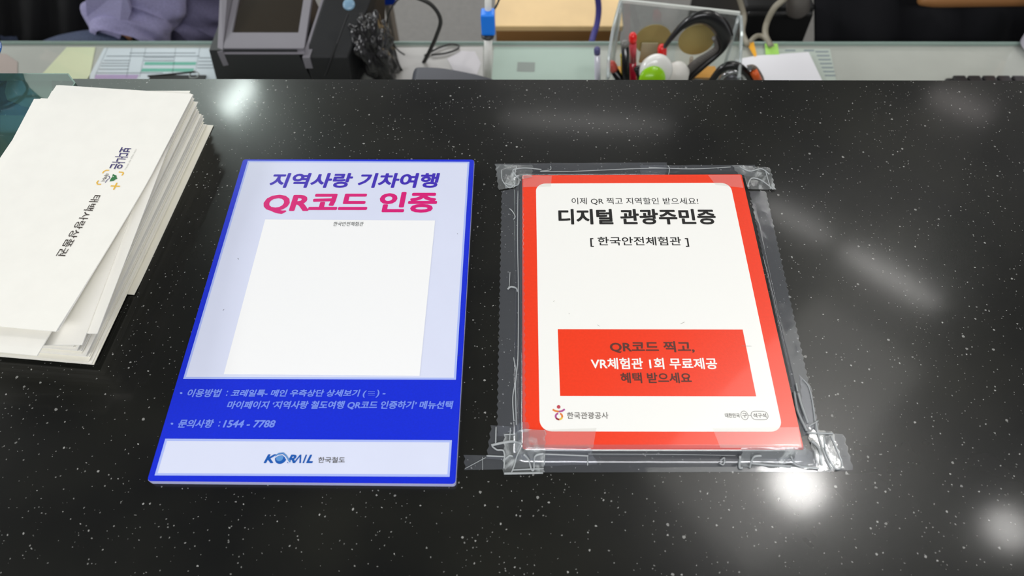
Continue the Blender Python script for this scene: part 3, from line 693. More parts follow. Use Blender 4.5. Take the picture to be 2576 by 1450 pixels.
# ------------------------------------------------------------------ glass plate and tumbler at the left
M_gplate = clear_mat('green_glass', (.60, .76, .70), .16, (.15, .23, .20), .05, gloss=1.3)
M_gedge = mat('green_glass_edge', srgb(96, 116, 108), .15, coat=.6)
gp = thing('glass_plate', at(60, 260, 0), 'green tinted glass plate under the envelopes at the left', 'plate')
gz = .009
A = at(-700, 184, gz); B = at(172, 184.5, gz); C_ = at(190, 208, gz); D = at(186, 216, gz); E1 = at(60, 420, gz); 
gpts = [(A.x, B.y), (B.x, B.y), (C_.x, C_.y), (D.x - .004, D.y - .02), (D.x - .01, .415), (A.x, .415)]
link('pane', sheet(gpts, Z0 + gz), M_gplate, gp)
for i in range(len(gpts)):
    p, q = Vector(gpts[i] + (0,)), Vector(gpts[(i + 1) % len(gpts)] + (0,)); t = (q - p).normalized(); k = Vector((-t.y, t.x, 0)) * .0012
    link('edge', extrude_dir([(p.x, p.y, Z0 + .0005), (q.x, q.y, Z0 + .0005), (q.x - k.x, q.y - k.y, Z0 + .0005), (p.x - k.x, p.y - k.y, Z0 + .0005)], (0, 0, gz - .0006)), M_gedge, gp)
M_resid = clear_mat('adhesive_residue', (.62, .76, .70), .55, (.13, .20, .165), .3)
q = [(20, 190), (128, 190), (132, 235), (95, 275), (60, 268), (18, 252), (12, 232)]
tag(link('adhesive_stain', sheet([at(a, b, .0006).xy for a, b in q], Z0 + .0006), M_resid), 'uneven greenish adhesive patch beneath the glass plate', 'stain')
q = [(0, 290), (78, 291), (30, 400), (0, 418)]
tag(link('adhesive_stain', sheet([at(a, b, .0006).xy for a, b in q], Z0 + .0006), M_resid), 'green film strip at the left edge of the glass plate', 'stain')

M_btum = clear_mat('blue_plastic', (.45, .75, .92), .25, (.05, .35, .75), .06, gloss=1.5)
M_brim = mat('blue_rim', srgb(20, 110, 200), .15, coat=.6, trans=.2)
tc_ = at(-66, 140, gz); tum = thing('tumbler', tc_, 'clear blue ribbed plastic cup cut off by the left picture edge', 'cup')
rr = (at(10, 120, .03) - at(-66, 120, .03)).length
link('wall', lathe([(rr * .82, .0005), (rr * .95, .006), (rr, .020), (rr * .97, .034), (rr * .80, .050), (rr * .84, .058), (rr * .98, .078), (rr * 1.0, .095), (rr * .93, .115), (rr * .9, .125)], 36, tc_), M_btum, tum, smooth=True)
for h, f in ((.003, .9), (.022, 1.01), (.050, .81), (.080, .995), (.125, .9)):
    link('rib', tube([tc_ + Vector((rr * f * math.cos(a * PI / 16), rr * f * math.sin(a * PI / 16), h)) for a in range(32)], .0016, 6, closed=True), M_brim, tum, smooth=True)

# ------------------------------------------------------------------ papers under the desk glass
DZ = ZD + .0006
def paper(name, px, color, label, cat='paper', z=DZ, rough=.7, lift=0):
    P = [at(a, b, z) for a, b in px]
    o = link(name, prism([tuple(p.xy) for p in P], Z0 + z, Z0 + z + .0003), mat('paper_' + name + '_%d' % (hash_(label) * 100), srgb(*color), rough))
    return tag(o, label, cat)
def pr(o, px, m, name, z):
    P = [at(a, b, z) for a, b in px]; return link(name, mesh_from([(p.x, p.y, Z0 + z) for p in P], [tuple(range(len(P)))]), m, o)
paper('pink_note', [(-40, 132), (16, 136), (44, 156), (44, 200), (-40, 200)], (196, 178, 172), 'pinkish note at the far left under the desk glass')
paper('yellow_sheet', [(168, 119), (240, 119), (222, 215), (80, 215)], (240, 245, 206), 'pale yellow green sheet under the desk glass')
M_pri = mat('printed_grey', srgb(150, 160, 168), .7); M_teal = mat('teal_bar', srgb(120, 200, 178), .7); M_lilac = mat('lilac_bar', srgb(196, 170, 214), .7)
tab = paper('timetable_sheet', [(262, 121), (545, 121), (560, 215), (212, 215)], (232, 240, 248), 'printed table sheet with teal and lilac bars under the desk glass')
zt = DZ + .0005
s_ = 560 / 2538
def zz(pts): return [(x * s_, y * s_) for x, y in pts]
pr(tab, zz([(1655, 707), (2240, 707), (2232, 742), (1638, 742)]), M_teal, 'teal_bar', zt)
pr(tab, zz([(1622, 780), (2215, 780), (2200, 818), (1605, 818)]), M_teal, 'teal_bar', zt)
pr(tab, zz([(1092, 852), (1585, 852), (1560, 900), (1075, 900)]), M_lilac, 'lilac_bar', zt)
for y, x0, x1 in ((605, 1480, 2235), (640, 1215, 2280), (655, 1650, 1985), (690, 1185, 1490), (690, 1640, 1980), (722, 1160, 1480), (752, 1150, 1475), (790, 1130, 1470), (832, 1100, 1860), (660, 2270, 2440), (700, 2260, 2440), (740, 2255, 2450), (775, 2250, 2455)):
    pr(tab, zz([(x0, y - 5), (x1, y - 5), (x1 - 5, y + 5), (x0 - 5, y + 5)]), M_pri, 'text_line', zt)
for xa, xb in ((1225, 1075), (1500, 1440), (1660, 1590), (2000, 1960), (2275, 2215)):
    pr(tab, zz([(xa, 545), (xa + 5, 545), (xb + 5, 880), (xb, 880)]), M_pri, 'rule', zt)
mint = paper('mint_mat', [(1243, 118), (1508, 120), (1512, 215), (1236, 215)], (196, 214, 204), 'pale mint sheet with a small grey square under the desk glass')
pr(mint, [(1302, 156), (1346, 157), (1345, 181), (1300, 180)], mat('grey_print', srgb(160, 166, 162), .7), 'grey_patch', zt)
prt = paper('printed_list', [(1895, 122), (2088, 123), (2106, 215), (1900, 215)], (208, 216, 208), 'printed list sheet right of the white paper on the desk')
for i in range(7):
    y = 128 + i * 10
    pr(prt, [(2050 + i * 4, y), (2084 + i * 3, y), (2084 + i * 3, y + 4), (2052 + i * 4, y + 4)], M_pri, 'text_line', zt)
for a in (1975, 2022): pr(prt, [(a, 125), (a + 26, 125), (a + 26, 129), (a, 129)], M_pri, 'text_line', zt)
paper('white_paper', [(1850, 150), (1905, 140), (2034, 131), (2074, 215), (1840, 215)], (244, 243, 248), 'blank white paper right of the clear organizer', z=GT + .0005)
paper('orange_tab', [(1878, 108), (1896, 106), (1904, 140), (1898, 144)], (250, 180, 40), 'orange index tab at the far edge of the desk glass', z=GT + .0008)
paper('green_note', [(1924, 110), (1956, 110), (1960, 137), (1926, 138)], (176, 232, 110), 'lime green sticky note near the far desk edge', z=GT + .0009)
M_gd = mat('grey_film', srgb(186, 182, 178), .5)
paper('clear_folder', [(985, 120), (1215, 118), (1215, 215), (960, 215)], (190, 188, 184), 'pale grey plastic folder on the desk beside the cables', z=GT + .0004, rough=.35)
paper('torn_wrapper', [(1125, 148), (1160, 128), (1195, 130), (1210, 160), (1200, 188), (1140, 178)], (226, 222, 226), 'crinkled whitish wrapper lying by the white pole', z=GT + .0010)

# binder clip and wire near the table sheet
cl = thing('binder_clip', at(430, 190, GT), 'dark binder clip with wire loops on the printed table sheet', 'clip')
M_dk = mat('dark_metal', (.03, .03, .03), .35, metal=.5)
link('body', tube([at(372, 192, GT + .003), at(420, 188, GT + .004), at(490, 181, GT + .004)], .0016, 6), M_dk, cl)
link('loop', tube(smooth_path([at(480, 183, GT + .003), at(490, 180, GT + .003), at(500, 186, GT + .003), at(494, 196, GT + .003), at(478, 196, GT + .003)], 5, True), .0012, 6, closed=True), mat('chrome', (.7, .7, .7), .2, metal=1), cl)
link('grip', box(*sorted((at(380, 196, GT).x, at(520, 196, GT).x)), at(380, 205, GT).y, at(380, 193, GT).y, Z0 + GT + .0008, Z0 + GT + .004, .001), M_dk, cl)

# ------------------------------------------------------------------ document scanner terminal
M_bez = mat('scanner_grey', srgb(134, 131, 138), .5, noise_amt=.02); M_blk = mat('scanner_black', srgb(40, 42, 44), .4); M_scr = mat('scanner_glass', srgb(48, 42, 34), .06, coat=1)
M_blk2 = mat('scanner_black_soft', srgb(30, 31, 33), .55)
sc = thing('document_scanner', aty(650, 190, .90), 'dark grey desktop document scanner with a recessed glass window', 'scanner')
y0 = .880
def Q(px, py, y): return aty(px, py, y)
fl, fr = Q(560, 128, y0), Q(757, 128, y0)
bl = Q(548, 210, y0); br = Q(790, 210, y0)
# lower black housing under the grey face
top_z = fl.z
link('housing', extrude_dir([(bl.x - .004, y0 + .003, Z0 + GT + .001), (br.x + .0, y0 + .003, Z0 + GT + .001), (br.x - .012, y0 + .003, top_z - .001), (bl.x + .008, y0 + .003, top_z - .001)], (0, .14, 0)), M_blk, sc)
# grey sloping face with a window
yb = 1.02; zb = top_z + .030
fL, fR = fl.x, fr.x + .004
def face(u, v, dz=0): return Vector((fL + (fR - fL) * u - .012 * v * 0, y0 + (yb - y0) * v, top_z + (zb - top_z) * v + dz))
u0_, u1_, w0, w1 = .07, .90, .24, .98
outer = [face(0, 0), face(1, 0), face(1, 1), face(0, 1)]; inner = [face(u0_, w0), face(u1_, w0), face(u1_, w1), face(u0_, w1)]
v = outer + inner + [p + Vector((0, 0, -.005)) for p in inner] + [p + Vector((0, 0, -.0065)) for p in outer]
f = [(0, 1, 5, 4), (1, 2, 6, 5), (2, 3, 7, 6), (3, 0, 4, 7), (4, 5, 9, 8), (5, 6, 10, 9), (6, 7, 11, 10), (7, 4, 8, 11), (0, 12, 13, 1), (1, 13, 14, 2), (2, 14, 15, 3), (3, 15, 12, 0), (12, 15, 14, 13)]
bm = bmesh.new(); bm.from_mesh(mesh_from(v, f)); bmesh.ops.bevel(bm, geom=[e for e in bm.edges if all(abs(q.co.y - y0) < 1e-4 and abs(q.co.z - top_z) < .0003 for q in e.verts)], offset=.005, segments=4, affect='EDGES')
link('bezel', finish(bm), M_bez, sc)
link('window', mesh_from([face(u0_ + .001, w0, -.004), face(u1_ - .001, w0, -.004), face(u1_ - .001, w1, -.004), face(u0_ + .001, w1, -.004)], [(0, 1, 2, 3)]), M_scr, sc)
# left cheek
link('left_cheek', extrude_dir([(fL - .010, y0 + .002, top_z - .03), (fL - .001, y0 + .002, top_z - .028), (fL - .001, y0 + .13, zb), (fL - .014, y0 + .13, zb)], (0, 0, .026)), M_bez, sc)
# right-hand grey rail and black side body
ra, rb_ = Q(772, 152, y0 - .01), Q(806, 0, y0 + .03)
link('rail', extrude_dir([(Q(765, 152, y0).x, y0 - .004, ra.z), (Q(783, 152, y0).x, y0 - .004, ra.z), (Q(822, 0, y0 + .06).x + .01, y0 + .13, zb + .02), (Q(800, 0, y0 + .06).x + .01, y0 + .13, zb + .02)], (0, 0, -.02)), M_bez, sc)
sb0, sb1 = Q(786, 200, y0), Q(890, 200, y0)
st0, st1 = Q(815, 0, y0 + .05), Q(905, 0, y0 + .05)
bm = bmesh.new()
vv = [(sb0.x, y0 - .006, Z0 + GT + .001), (sb1.x - .004, y0 - .006, Z0 + GT + .001), (sb1.x, y0 - .002, ra.z + .0), (sb0.x - .002, y0 - .002, ra.z - .0),
      (sb0.x + .012, y0 + .14, Z0 + GT + .001), (sb1.x + .03, y0 + .14, Z0 + GT + .001), (st1.x + .03, y0 + .13, zb + .03), (st0.x + .006, y0 + .13, zb + .03)]
bv = [bm.verts.new(q) for q in vv]
for q in ((0, 1, 2, 3), (4, 7, 6, 5), (0, 4, 5, 1), (1, 5, 6, 2), (2, 6, 7, 3), (3, 7, 4, 0)): bm.faces.new([bv[i] for i in q])
link('side_body', finish(bm, .004, 3), M_blk2, sc)
link('seam', tube([Q(876, 35, y0 + .02), Q(848, 110, y0 - .003), Q(818, 190, y0 - .009)], .0012, 6), mat('seam_black', (.008, .008, .009), .6), sc)
lp = Q(878, 12, y0 + .02)
link('indicator', lathe([(0, 0), (.007, .0003), (.009, .001), (.007, .0025), (0, .003)], 16, lp, lp + Vector((0, -.5, .8))), mat('pale_blue_plastic', srgb(130, 165, 190), .3), sc, smooth=True)
link('foot', box(Q(562, 192, y0).x, Q(590, 192, y0).x, y0 - .012, y0 + .004, Z0 + GT + .001, Z0 + GT + .009, .002), mat('grey_rubber', srgb(86, 82, 84), .6), sc)

# ------------------------------------------------------------------ crumpled black bag and cables
M_bag = mat('black_plastic_bag', srgb(34, 33, 34), .28, coat=.3)
bc_ = aty(948, 150, .92)
bm = bmesh.new(); bmesh.ops.create_icosphere(bm, subdivisions=5, radius=1)
for v_ in bm.verts:
    p = v_.co.copy(); n = noise.noise(p * 1.7) * .34 + abs(noise.noise(p * 3.1 + Vector((3, 1, 2)))) * .40 + noise.noise(p * 5) * .05
    q = p * (1 + n - .12); v_.co = Vector((bc_.x + q.x * .030 + .004 - q.z * .010, bc_.y + q.y * .035, max(Z0 + GT + .001, Z0 + GT + .050 + q.z * .062)))
tag(link('plastic_bag', finish(bm), M_bag, smooth=True), 'crumpled black plastic bag beside the document scanner', 'bag')
M_cab = mat('black_cable', srgb(46, 46, 44), .45)
def cable(pts, r, label, m=M_cab, name='cable', cat='cable'):
    return tag(link(name, tube(smooth_path(pts, 7), r, 8), m, smooth=True), label, cat)
cable([aty(x, y, .95 + k * .0) for k, (x, y) in enumerate([(1000, -30), (1040, -10), (1085, 12), (1108, 50), (1098, 90), (1085, 120), (1070, 150), (1058, 172)])], .0032, 'thick black cable arching down onto the desk')
cable([aty(x, y, .955) for x, y in [(1010, -10), (985, 20), (973, 60), (985, 100), (1000, 125), (1018, 138)]], .0012, 'thin black cable looping left of the thick one')
cable([aty(x, y, .93) for x, y in [(975, 95), (990, 118), (1002, 160), (1015, 182), (1034, 196)]], .0020, 'black cable running along the right of the bag')
cable([at(x, y, GT + .004) for x, y in [(1068, 140), (1100, 122), (1130, 112), (1152, 114), (1150, 124), (1120, 134), (1085, 138)]], .0016, 'small black cable loop lying on the desk')
bx = thing('blue_box', (at(962, -10, -.55)), 'dark blue box edge at the top of the picture above the bag', 'box')
p0, p1 = aty(931, 14, 1.20), aty(996, 14, 1.20)
link('body', box(p0.x, p1.x, 1.20, 1.30, p0.z, p0.z + .06, .003), mat('blue_plastic_solid', srgb(10, 50, 150), .3), bx)
link('lid', box(p0.x - .002, p1.x + .002, 1.198, 1.302, p0.z + .0602, p0.z + .072, .002), mat('blue_plastic_lid', srgb(14, 60, 170), .3), bx)
link('stand', box(p0.x + .02, p1.x - .02, 1.23, 1.27, .001, p0.z, .002), mat('stand_grey', srgb(120, 116, 108), .5), bx)

# slate grey curved device
dv = thing('desk_device', at(1130, 190, GT), 'slate grey low curved plastic device peeking over the counter edge', 'device')
yd = .80
prof = [Q(1036, 200, yd), Q(1040, 182, yd), Q(1047, 171, yd), Q(1065, 169.5, yd), Q(1112, 172, yd), Q(1160, 180, yd), Q(1210, 191, yd), Q(1240, 200, yd)]
pp = [(p.x, yd, p.z) for p in smooth_path(prof, 4)] + [(prof[-1].x, yd, prof[0].z - .02), (prof[0].x, yd, prof[0].z - .02)]
link('shell', extrude_dir(pp, (0, -.07, 0)), mat('slate_plastic', srgb(74, 76, 84), .45), dv, smooth=False)
link('stand', box(prof[0].x + .02, prof[-1].x - .03, yd - .05, yd - .02, Z0 + GT + .001, prof[0].z - .0202, .002), M_blk, dv)

# white pole with blue clip
M_wp = mat('white_enamel', srgb(232, 232, 226), .35)
pole = thing('white_pole', at(1224, 190, GT), 'slim white upright pole with a bright blue clip', 'pole')
pb = at(1224, 192, GT); pb = Vector((pb.x, .905, Z0 + GT))
pt = Q(1228, -40, .925)
m_ = Q(1228, 92, .912)
link('tube', cyl_between(Q(1227, 200, .905), m_, .0062, 16), M_wp, pole, smooth=True)
link('tube', cyl_between(m_, pt, .0052, 16), M_wp, pole, smooth=True)
c0, c1 = Q(1227, 89, .905), Q(1228, 38, .905)
bm = bmesh.new(); bmesh.ops.create_cube(bm, size=1)
for v_ in bm.verts: v_.co = Vector(((c0.x + c1.x) / 2 + v_.co.x * .0205, .913 + v_.co.y * .02, (c0.z + c1.z) / 2 + v_.co.z * abs(c1.z - c0.z)))
link('clip', finish(bm, .003, 3), mat('bright_blue_plastic', srgb(30, 136, 255), .35), pole)
link('collar', cyl_between(Q(1227, 92, .907), Q(1227, 87, .907), .0098, 16), M_blk, pole, smooth=True)
cable([Q(1262, -20, .96), Q(1250, 12, .95), Q(1238, 30, .94), Q(1234, 40, .925)], .0016, 'thin black cable meeting the blue clip')

# wooden cabinet beyond the desk
M_wood = mat('pale_wood', srgb(244, 208, 148), .5, noise_amt=.06, noise_scale=14); M_woodsh = mat('shaded_wood_front', srgb(168, 122, 70), .55, noise_amt=.08, noise_scale=12)  # front colour is the lid's wood darkened to stand for shade
wz = .62
a_, b_ = Vector((.0, 0, 0)), None
tl = aty(1243, 62, 1.22); trr = aty(1542, 62, 1.22)
cab = thing('wooden_box', (tl.x + .1, 1.35, 0), 'light wooden box with a front darkened for shade beyond the desk', 'box')
link('lid', box(tl.x, trr.x + .02, 1.215, 1.60, tl.z - .012, tl.z, .002), M_wood, cab)
link('front_panel', box(tl.x + .003, trr.x + .017, 1.222, 1.236, .02, tl.z - .0125), M_woodsh, cab)
link('side_panel', box(tl.x + .003, tl.x + .017, 1.237, 1.595, .02, tl.z - .0125), M_woodsh, cab)
link('side_panel', box(trr.x + .004, trr.x + .017, 1.237, 1.595, .02, tl.z - .0125), M_woodsh, cab)
link('plinth', box(tl.x + .01, trr.x + .01, 1.24, 1.59, .001, .0195), M_woodsh, cab)
cable([Q(1500, -30, 1.13), Q(1506, 20, 1.13), Q(1502, 60, 1.12), Q(1494, 85, 1.10), Q(1488, 108, 1.06)], .0055, 'violet blue lanyard strap hanging before the wooden box', mat('violet_strap', srgb(70, 66, 140), .7), 'lanyard', 'strap')

# ------------------------------------------------------------------ clear organizer with pens
M_acr = clear_mat('clear_acrylic', (.94, .96, .96), .04, (.8, .83, .83), .04, gloss=1.4)
M_acre = clear_mat('acrylic_edge', (.72, .78, .78), .38, (.85, .90, .90), .06, gloss=1.8)
org = thing('desk_organizer', at(1700, 195, GT), 'clear acrylic desk organizer holding pens and scissors', 'organizer')
YB, YF = .925, .800
b1, b2 = Q(1562, 6, YB), Q(1860, 38, YB)          # top corners of the back wall
zb0 = Z0 + GT + .002
link('back_wall', extrude_dir([(b1.x, YB, zb0), (b2.x, YB, zb0), (b2.x, YB, b2.z), (b1.x, YB, b1.z)], (0, .0025, 0)), M_acr, org)
link('rim', extrude_dir([(b1.x, YB - .001, b1.z), (b2.x, YB - .001, b2.z), (b2.x, YB - .001, b2.z + .0045), (b1.x, YB - .001, b1.z + .0045)], (0, .004, 0)), mat('bright_acrylic_rim', srgb(222, 226, 220), .12, coat=.8), org)
for (bx_, xs, pth) in ((b1, -1, [(1552, 0), (1536, 60), (1527, 110), (1522, 150), (1520, 196)]), (b2, 1, [(1866, 40), (1868, 80), (1866, 120), (1864, 160), (1862, 196)])):
    ys = [YB - .004, YB - .022, YB - .045, YB - .075, YF]
    top = [aty(p[0], p[1], y) for p, y in zip(pth, ys)]
    xw = bx_.x
    edge = smooth_path([Vector((xw + xs * (.0 if i == 0 else .0), y, t.z)) for i, (t, y) in enumerate(zip(top, ys))], 4)
    ex = smooth_path([Vector((aty(p[0], p[1], y).x, 0, 0)) for p, y in zip(pth, ys)], 4); ex = [Vector((e.x - ex[0].x + xw, 0, 0)) for e in ex]
    vv_ = []
    for e, x_ in zip(edge, ex): vv_ += [(x_.x, e.y, max(e.z, zb0 + .004)), (x_.x, e.y, zb0)]
    vv_ += [(x + xs * .0025, y, z) for x, y, z in vv_]; h_ = len(vv_) // 2; ne = len(edge); ff = []
    for i in range(ne - 1):
        a = 2 * i; ff += [(a, a + 1, a + 3, a + 2), (h_ + a, h_ + a + 2, h_ + a + 3, h_ + a + 1), (a, a + 2, h_ + a + 2, h_ + a), (a + 1, h_ + a + 1, h_ + a + 3, a + 3)]
    ff += [(0, h_, h_ + 1, 1), (2 * ne - 2, 2 * ne - 1, h_ + 2 * ne - 1, h_ + 2 * ne - 2)]
    link('side_wall', mesh_from(vv_, ff), M_acr, org)
    link('side_rim', tube([(x_.x + xs * .0012, e.y, max(e.z, zb0 + .004)) for e, x_ in zip(edge, ex)], .0026, 8), M_acre, org, smooth=True)
    link('corner_post', cyl_between((xw, YB, zb0), (xw, YB, bx_.z), .0028, 10), M_acre, org, smooth=True)
link('floor_panel', box(b1.x, b2.x, YF, YB, zb0 - .0018, zb0 - .0002), M_acr, org)
link('front_wall', box(b1.x, b2.x, YF - .0025, YF, zb0, zb0 + .035), M_acr, org)
link('divider', box(b1.x + .001, b2.x - .001, .868, .8705, zb0, zb0 + .035), M_acr, org)
M_gold = mat('olive_gold_disc', srgb(150, 148, 40), .5, noise_amt=.1, noise_scale=60)
for i, (px, lb) in enumerate(((1643, 'olive gold round sticker left of the scissors handle'), (1752, 'olive gold round sticker seen through the scissors handle'))):
    c = Q(px, 100, YB - .0015); r = .0275
    d = thing('round_sticker', c, lb, 'sticker')
    link('rim', lathe([(r * .86, 0), (r, 0), (r, .0008), (r * .86, .0008)], 32, c, c + Vector((0, -1, 0))), mat('pale_gold_rim', srgb(160, 146, 92), .45), d)
    link('disc', lathe([(0, 0), (r * .86, 0), (r * .86, .0006), (0, .0006)], 32, c, c + Vector((0, -1, 0))), M_gold, d)
pc = Q(1632, 130, YB - .006)
tag(link('price_tag', box(pc.x - .013, pc.x + .012, YB - .008, YB - .006, pc.z - .02, pc.z + .017, .0006), mat('beige_card', srgb(176, 170, 140), .6)), 'beige card standing before the left round sticker', 'card')
on = thing('sticky_pad', Vector((Q(1640, 190, .90).x, .90, zb0)), 'orange note pad lying low inside the organizer', 'notepad')
for (xa, xb) in ((1552, 1640), (1712, 1800)):
    p, q_ = Q(xa, 168, .91), Q(xb, 168, .91)
    link('pad', box(p.x, q_.x, .885, .912, zb0 + .0005, p.z, .001), mat('orange_paper', srgb(240, 176, 84), .7), on)

def pen(name, tip, base, y, r, label, body, cap, cap_len=.02, yb=None, ball=False, mid=None):
    t = aty(tip[0], tip[1], y); b = aty(base[0], base[1], y); d = (b - t).normalized()
    k = (zb0 + .001 - t.z) / d.z if d.z < -.1 else .1
    foot = t + d * k; foot.y = min(foot.y, YB - .01); foot.z = zb0 + .002
    o = thing(name, foot, label, 'pen')
    ax = (t - foot); L = ax.length
    if mid: link('barrel', lathe([(r * .6, 0), (r, .01), (r, L - mid[1])], 16, foot, t), body, o, smooth=True); link('clear_barrel', lathe([(r * 1.02, L - mid[1]), (r * 1.02, L - cap_len * .6)], 16, foot, t), mid[0], o, smooth=True)
    else: link('barrel', lathe([(r * .5, 0), (r, .012), (r, L - cap_len)], 16, foot, t), body, o, smooth=True)
    link('cap', lathe([(r * 1.05, L - cap_len), (r * 1.12, L - cap_len * .7), (r * 1.1, L - cap_len * .3), (r * .75, L - .001), (0, L)], 18, foot, t), cap, o, smooth=True)
    return o
M_coral = mat('coral_plastic', srgb(236, 104, 92), .35, coat=.3); M_bk = mat('gloss_black', srgb(14, 14, 15), .25, coat=.4); M_rd = mat('red_plastic', srgb(232, 30, 28), .3, coat=.4)
M_rd2 = mat('crimson_barrel', srgb(178, 8, 44), .25, coat=.4); M_yl = mat('yellow_plastic', srgb(196, 176, 20), .35); M_gy = mat('grey_tip', srgb(110, 108, 104), .35)
pen('pen', (1534, 156), (1558, 200), .855, .0062, 'black pen with a coral cap leaning left in the organizer', M_bk, M_coral, .016)
pen('pen', (1572, 103), (1575, 200), .85, .0056, 'tall black pen left of the red one', M_bk, M_gy, .008)
pen('pen', (1592, 83), (1592, 200), .865, .0052, 'tall red pen with a red bead tip', M_rd2, M_rd, .016, mid=(mat('clear_pink_plastic', srgb(196, 70, 80), .15, coat=.6), .050))
pen('pen', (1603, 168), (1616, 210), .845, .0052, 'short black pen leaning against the red one', M_bk, M_bk, .008)
pen('pen', (1665, 113), (1668, 200), .885, .0062, 'red capped pen behind the lime green glue bottle', M_rd2, M_rd, .020)
# yellow stripe pen body beside the tall black pen
pen('pen', (1566, 135), (1569, 205), .858, .0034, 'thin yellow pencil behind the tall black pen', M_yl, M_yl, .006)
pen('pen', (1502, 118), (1503, 200), .845, .0042, 'small blue ink pen left of the organizer', mat('pale_clear_plastic', srgb(214, 214, 224), .2, coat=.5), mat('blue_cap', srgb(86, 84, 128), .3), .012)
# lime green and white correction tape
C_OFF = Vector((0, -.012, .007))
ct = thing('correction_tape', Q(1652, 196, .83), 'round white and lime green correction tape in the organizer', 'dispenser')
c = Q(1650, 178, .835)
link('shell', lathe([(0, -.009), (.019, -.009), (.0235, -.005), (.0245, 0), (.0235, .005), (.019, .009), (0, .009)], 32, c, c + Vector((.15, -1, .35))), mat('glossy_white', srgb(250, 250, 244), .25, coat=.5), ct, smooth=True)
cc_ = c + Vector((-.006, -.014, -.004))
link('green_cover', lathe([(0, -.004), (.0175, -.004), (.0195, 0), (.0175, .0045), (0, .005)], 28, cc_, cc_ + Vector((.1, -1, .5))), mat('lime_plastic', srgb(160, 226, 14), .3, coat=.4), ct, smooth=True)
gl_ = thing('glue_bottle', Q(1706, 196, .86), 'white rounded glue bottle right of the lime green dispenser', 'bottle')
c = Q(1703, 186, .855)
link('body', lathe([(.014, -.055), (.018, -.05), (.0195, -.01), (.0165, .008), (.009, .0165), (0, .0185)], 26, c, c + Vector((.12, 0, 1))), mat('satin_white', srgb(246, 243, 236), .35), gl_, smooth=True)
link('base', lathe([(.0145, -.060), (.0145, -.0551)], 26, c, c + Vector((.12, 0, 1))), mat('satin_white2', srgb(230, 226, 220), .35), gl_)
tc2 = thing('tube_cap', Q(1740, 190, .885), 'small clear ribbed nozzle seen inside the scissors handle', 'nozzle')
link('nozzle', lathe([(.006, 0), (.0055, .012), (.0035, .03), (.003, .045), (.0022, .047)], 14, Q(1736, 205, .89), Q(1741, 120, .89)), clear_mat('clear_nozzle', (.85, .8, .75), .25, (.8, .7, .6), .1), tc2, smooth=True)

# scissors: two black handle loops
sci = thing('scissors', Q(1790, 196, .87), 'large scissors with black loop handles standing in the organizer', 'scissors')
M_sc = mat('black_handle', srgb(24, 24, 25), .32, coat=.3); M_sci = mat('grey_handle_lining', srgb(104, 100, 96), .5)
outer = [(1668, 118), (1706, 64), (1748, 31), (1790, 26), (1826, 48), (1845, 88), (1834, 114), (1812, 136), (1776, 167), (1740, 198), (1722, 214)]
inner = [(1677, 114), (1712, 78), (1735, 64), (1762, 61), (1785, 72), (1800, 92), (1808, 112), (1805, 130), (1770, 158), (1734, 190), (1716, 210)]
def band(outer_px, inner_px, y, thick, m, parent, name):
    o_ = smooth_path([Vector((a, b, 0)) for a, b in outer_px], 5); i_ = smooth_path([Vector((a, b, 0)) for a, b in inner_px], 5); v = []; f = []; n = len(o_)
    for k in range(n):
        a = aty(o_[k].x, o_[k].y, y); b = aty(i_[k].x, i_[k].y, y); c = (a + b) / 2
        v += [a, a * .75 + b * .25 + Vector((0, -thick * .45, 0)), c + Vector((0, -thick * .5, 0)), a * .25 + b * .75 + Vector((0, -thick * .45, 0)), b,
              a * .25 + b * .75 + Vector((0, thick * .45, 0)), c + Vector((0, thick * .5, 0)), a * .75 + b * .25 + Vector((0, thick * .45, 0))]
    for k in range(n - 1):
        for q in range(8): f.append((k * 8 + q, k * 8 + (q + 1) % 8, (k + 1) * 8 + (q + 1) % 8, (k + 1) * 8 + q))
    f.append(tuple(range(8))); f.append(tuple((n - 1) * 8 + q for q in range(8))[::-1])
    return link(name, mesh_from(v, f), m, parent, smooth=True)
band(outer, inner, .872, .012, M_sc, sci, 'handle')
li_o = [(1800, 92), (1808, 112), (1805, 130), (1770, 158), (1734, 190), (1716, 210)]
li_i = [(1790, 98), (1797, 112), (1790, 124), (1752, 146), (1722, 172), (1704, 196)]
band([(x + 1, y + 1) for x, y in li_o], li_i, .876, .009, M_sci, sci, 'handle_lining')
for i in range(9):
    t = i / 8; x = 1758 + 38 * t; yy = 152 - 28 * t
    link('grip_rib', tube([Q(x - 6, yy - 2, .8705), Q(x + 5, yy + 3, .8705)], .0005, 5), mat('rib_grey', srgb(130, 126, 120), .5), sci)
o2 = [(1780, 206), (1790, 190), (1808, 168), (1832, 155), (1858, 156), (1880, 172), (1896, 192), (1902, 208)]
i2 = [(1798, 206), (1806, 196), (1818, 184), (1836, 176), (1854, 178), (1868, 188), (1876, 198), (1880, 208)]
band(o2, i2, .845, .012, M_sc, sci, 'handle')
link('blade', extrude_dir([Q(1745, 200, .862), Q(1790, 205, .862), (Q(1775, 200, .862).x, .862, zb0 + .001), (Q(1768, 200, .862).x, .862, zb0 + .001)], (0, .002, 0)), mat('steel', (.6, .6, .6), .25, metal=1), sci)
st = thing('steel_ball', Q(1842, 195, .85), 'shiny steel tape roll inside the lower scissors loop', 'roll')
link('rim', tube([Q(1841, 203, .862) + Vector((.017 * math.cos(a * PI / 12), 0, .017 * math.sin(a * PI / 12))) for a in range(24)], .004, 8, closed=True), mat('steel2', (.62, .62, .64), .18, metal=1), st, smooth=True)
link('hub', lathe([(.004, -.003), (.012, -.003), (.012, .003), (.004, .003)], 20, Q(1841, 203, .862), Q(1841, 203, .862) + Vector((0, -1, 0))), mat('hub_grey', (.25, .25, .27), .3, metal=.6), st, smooth=True)
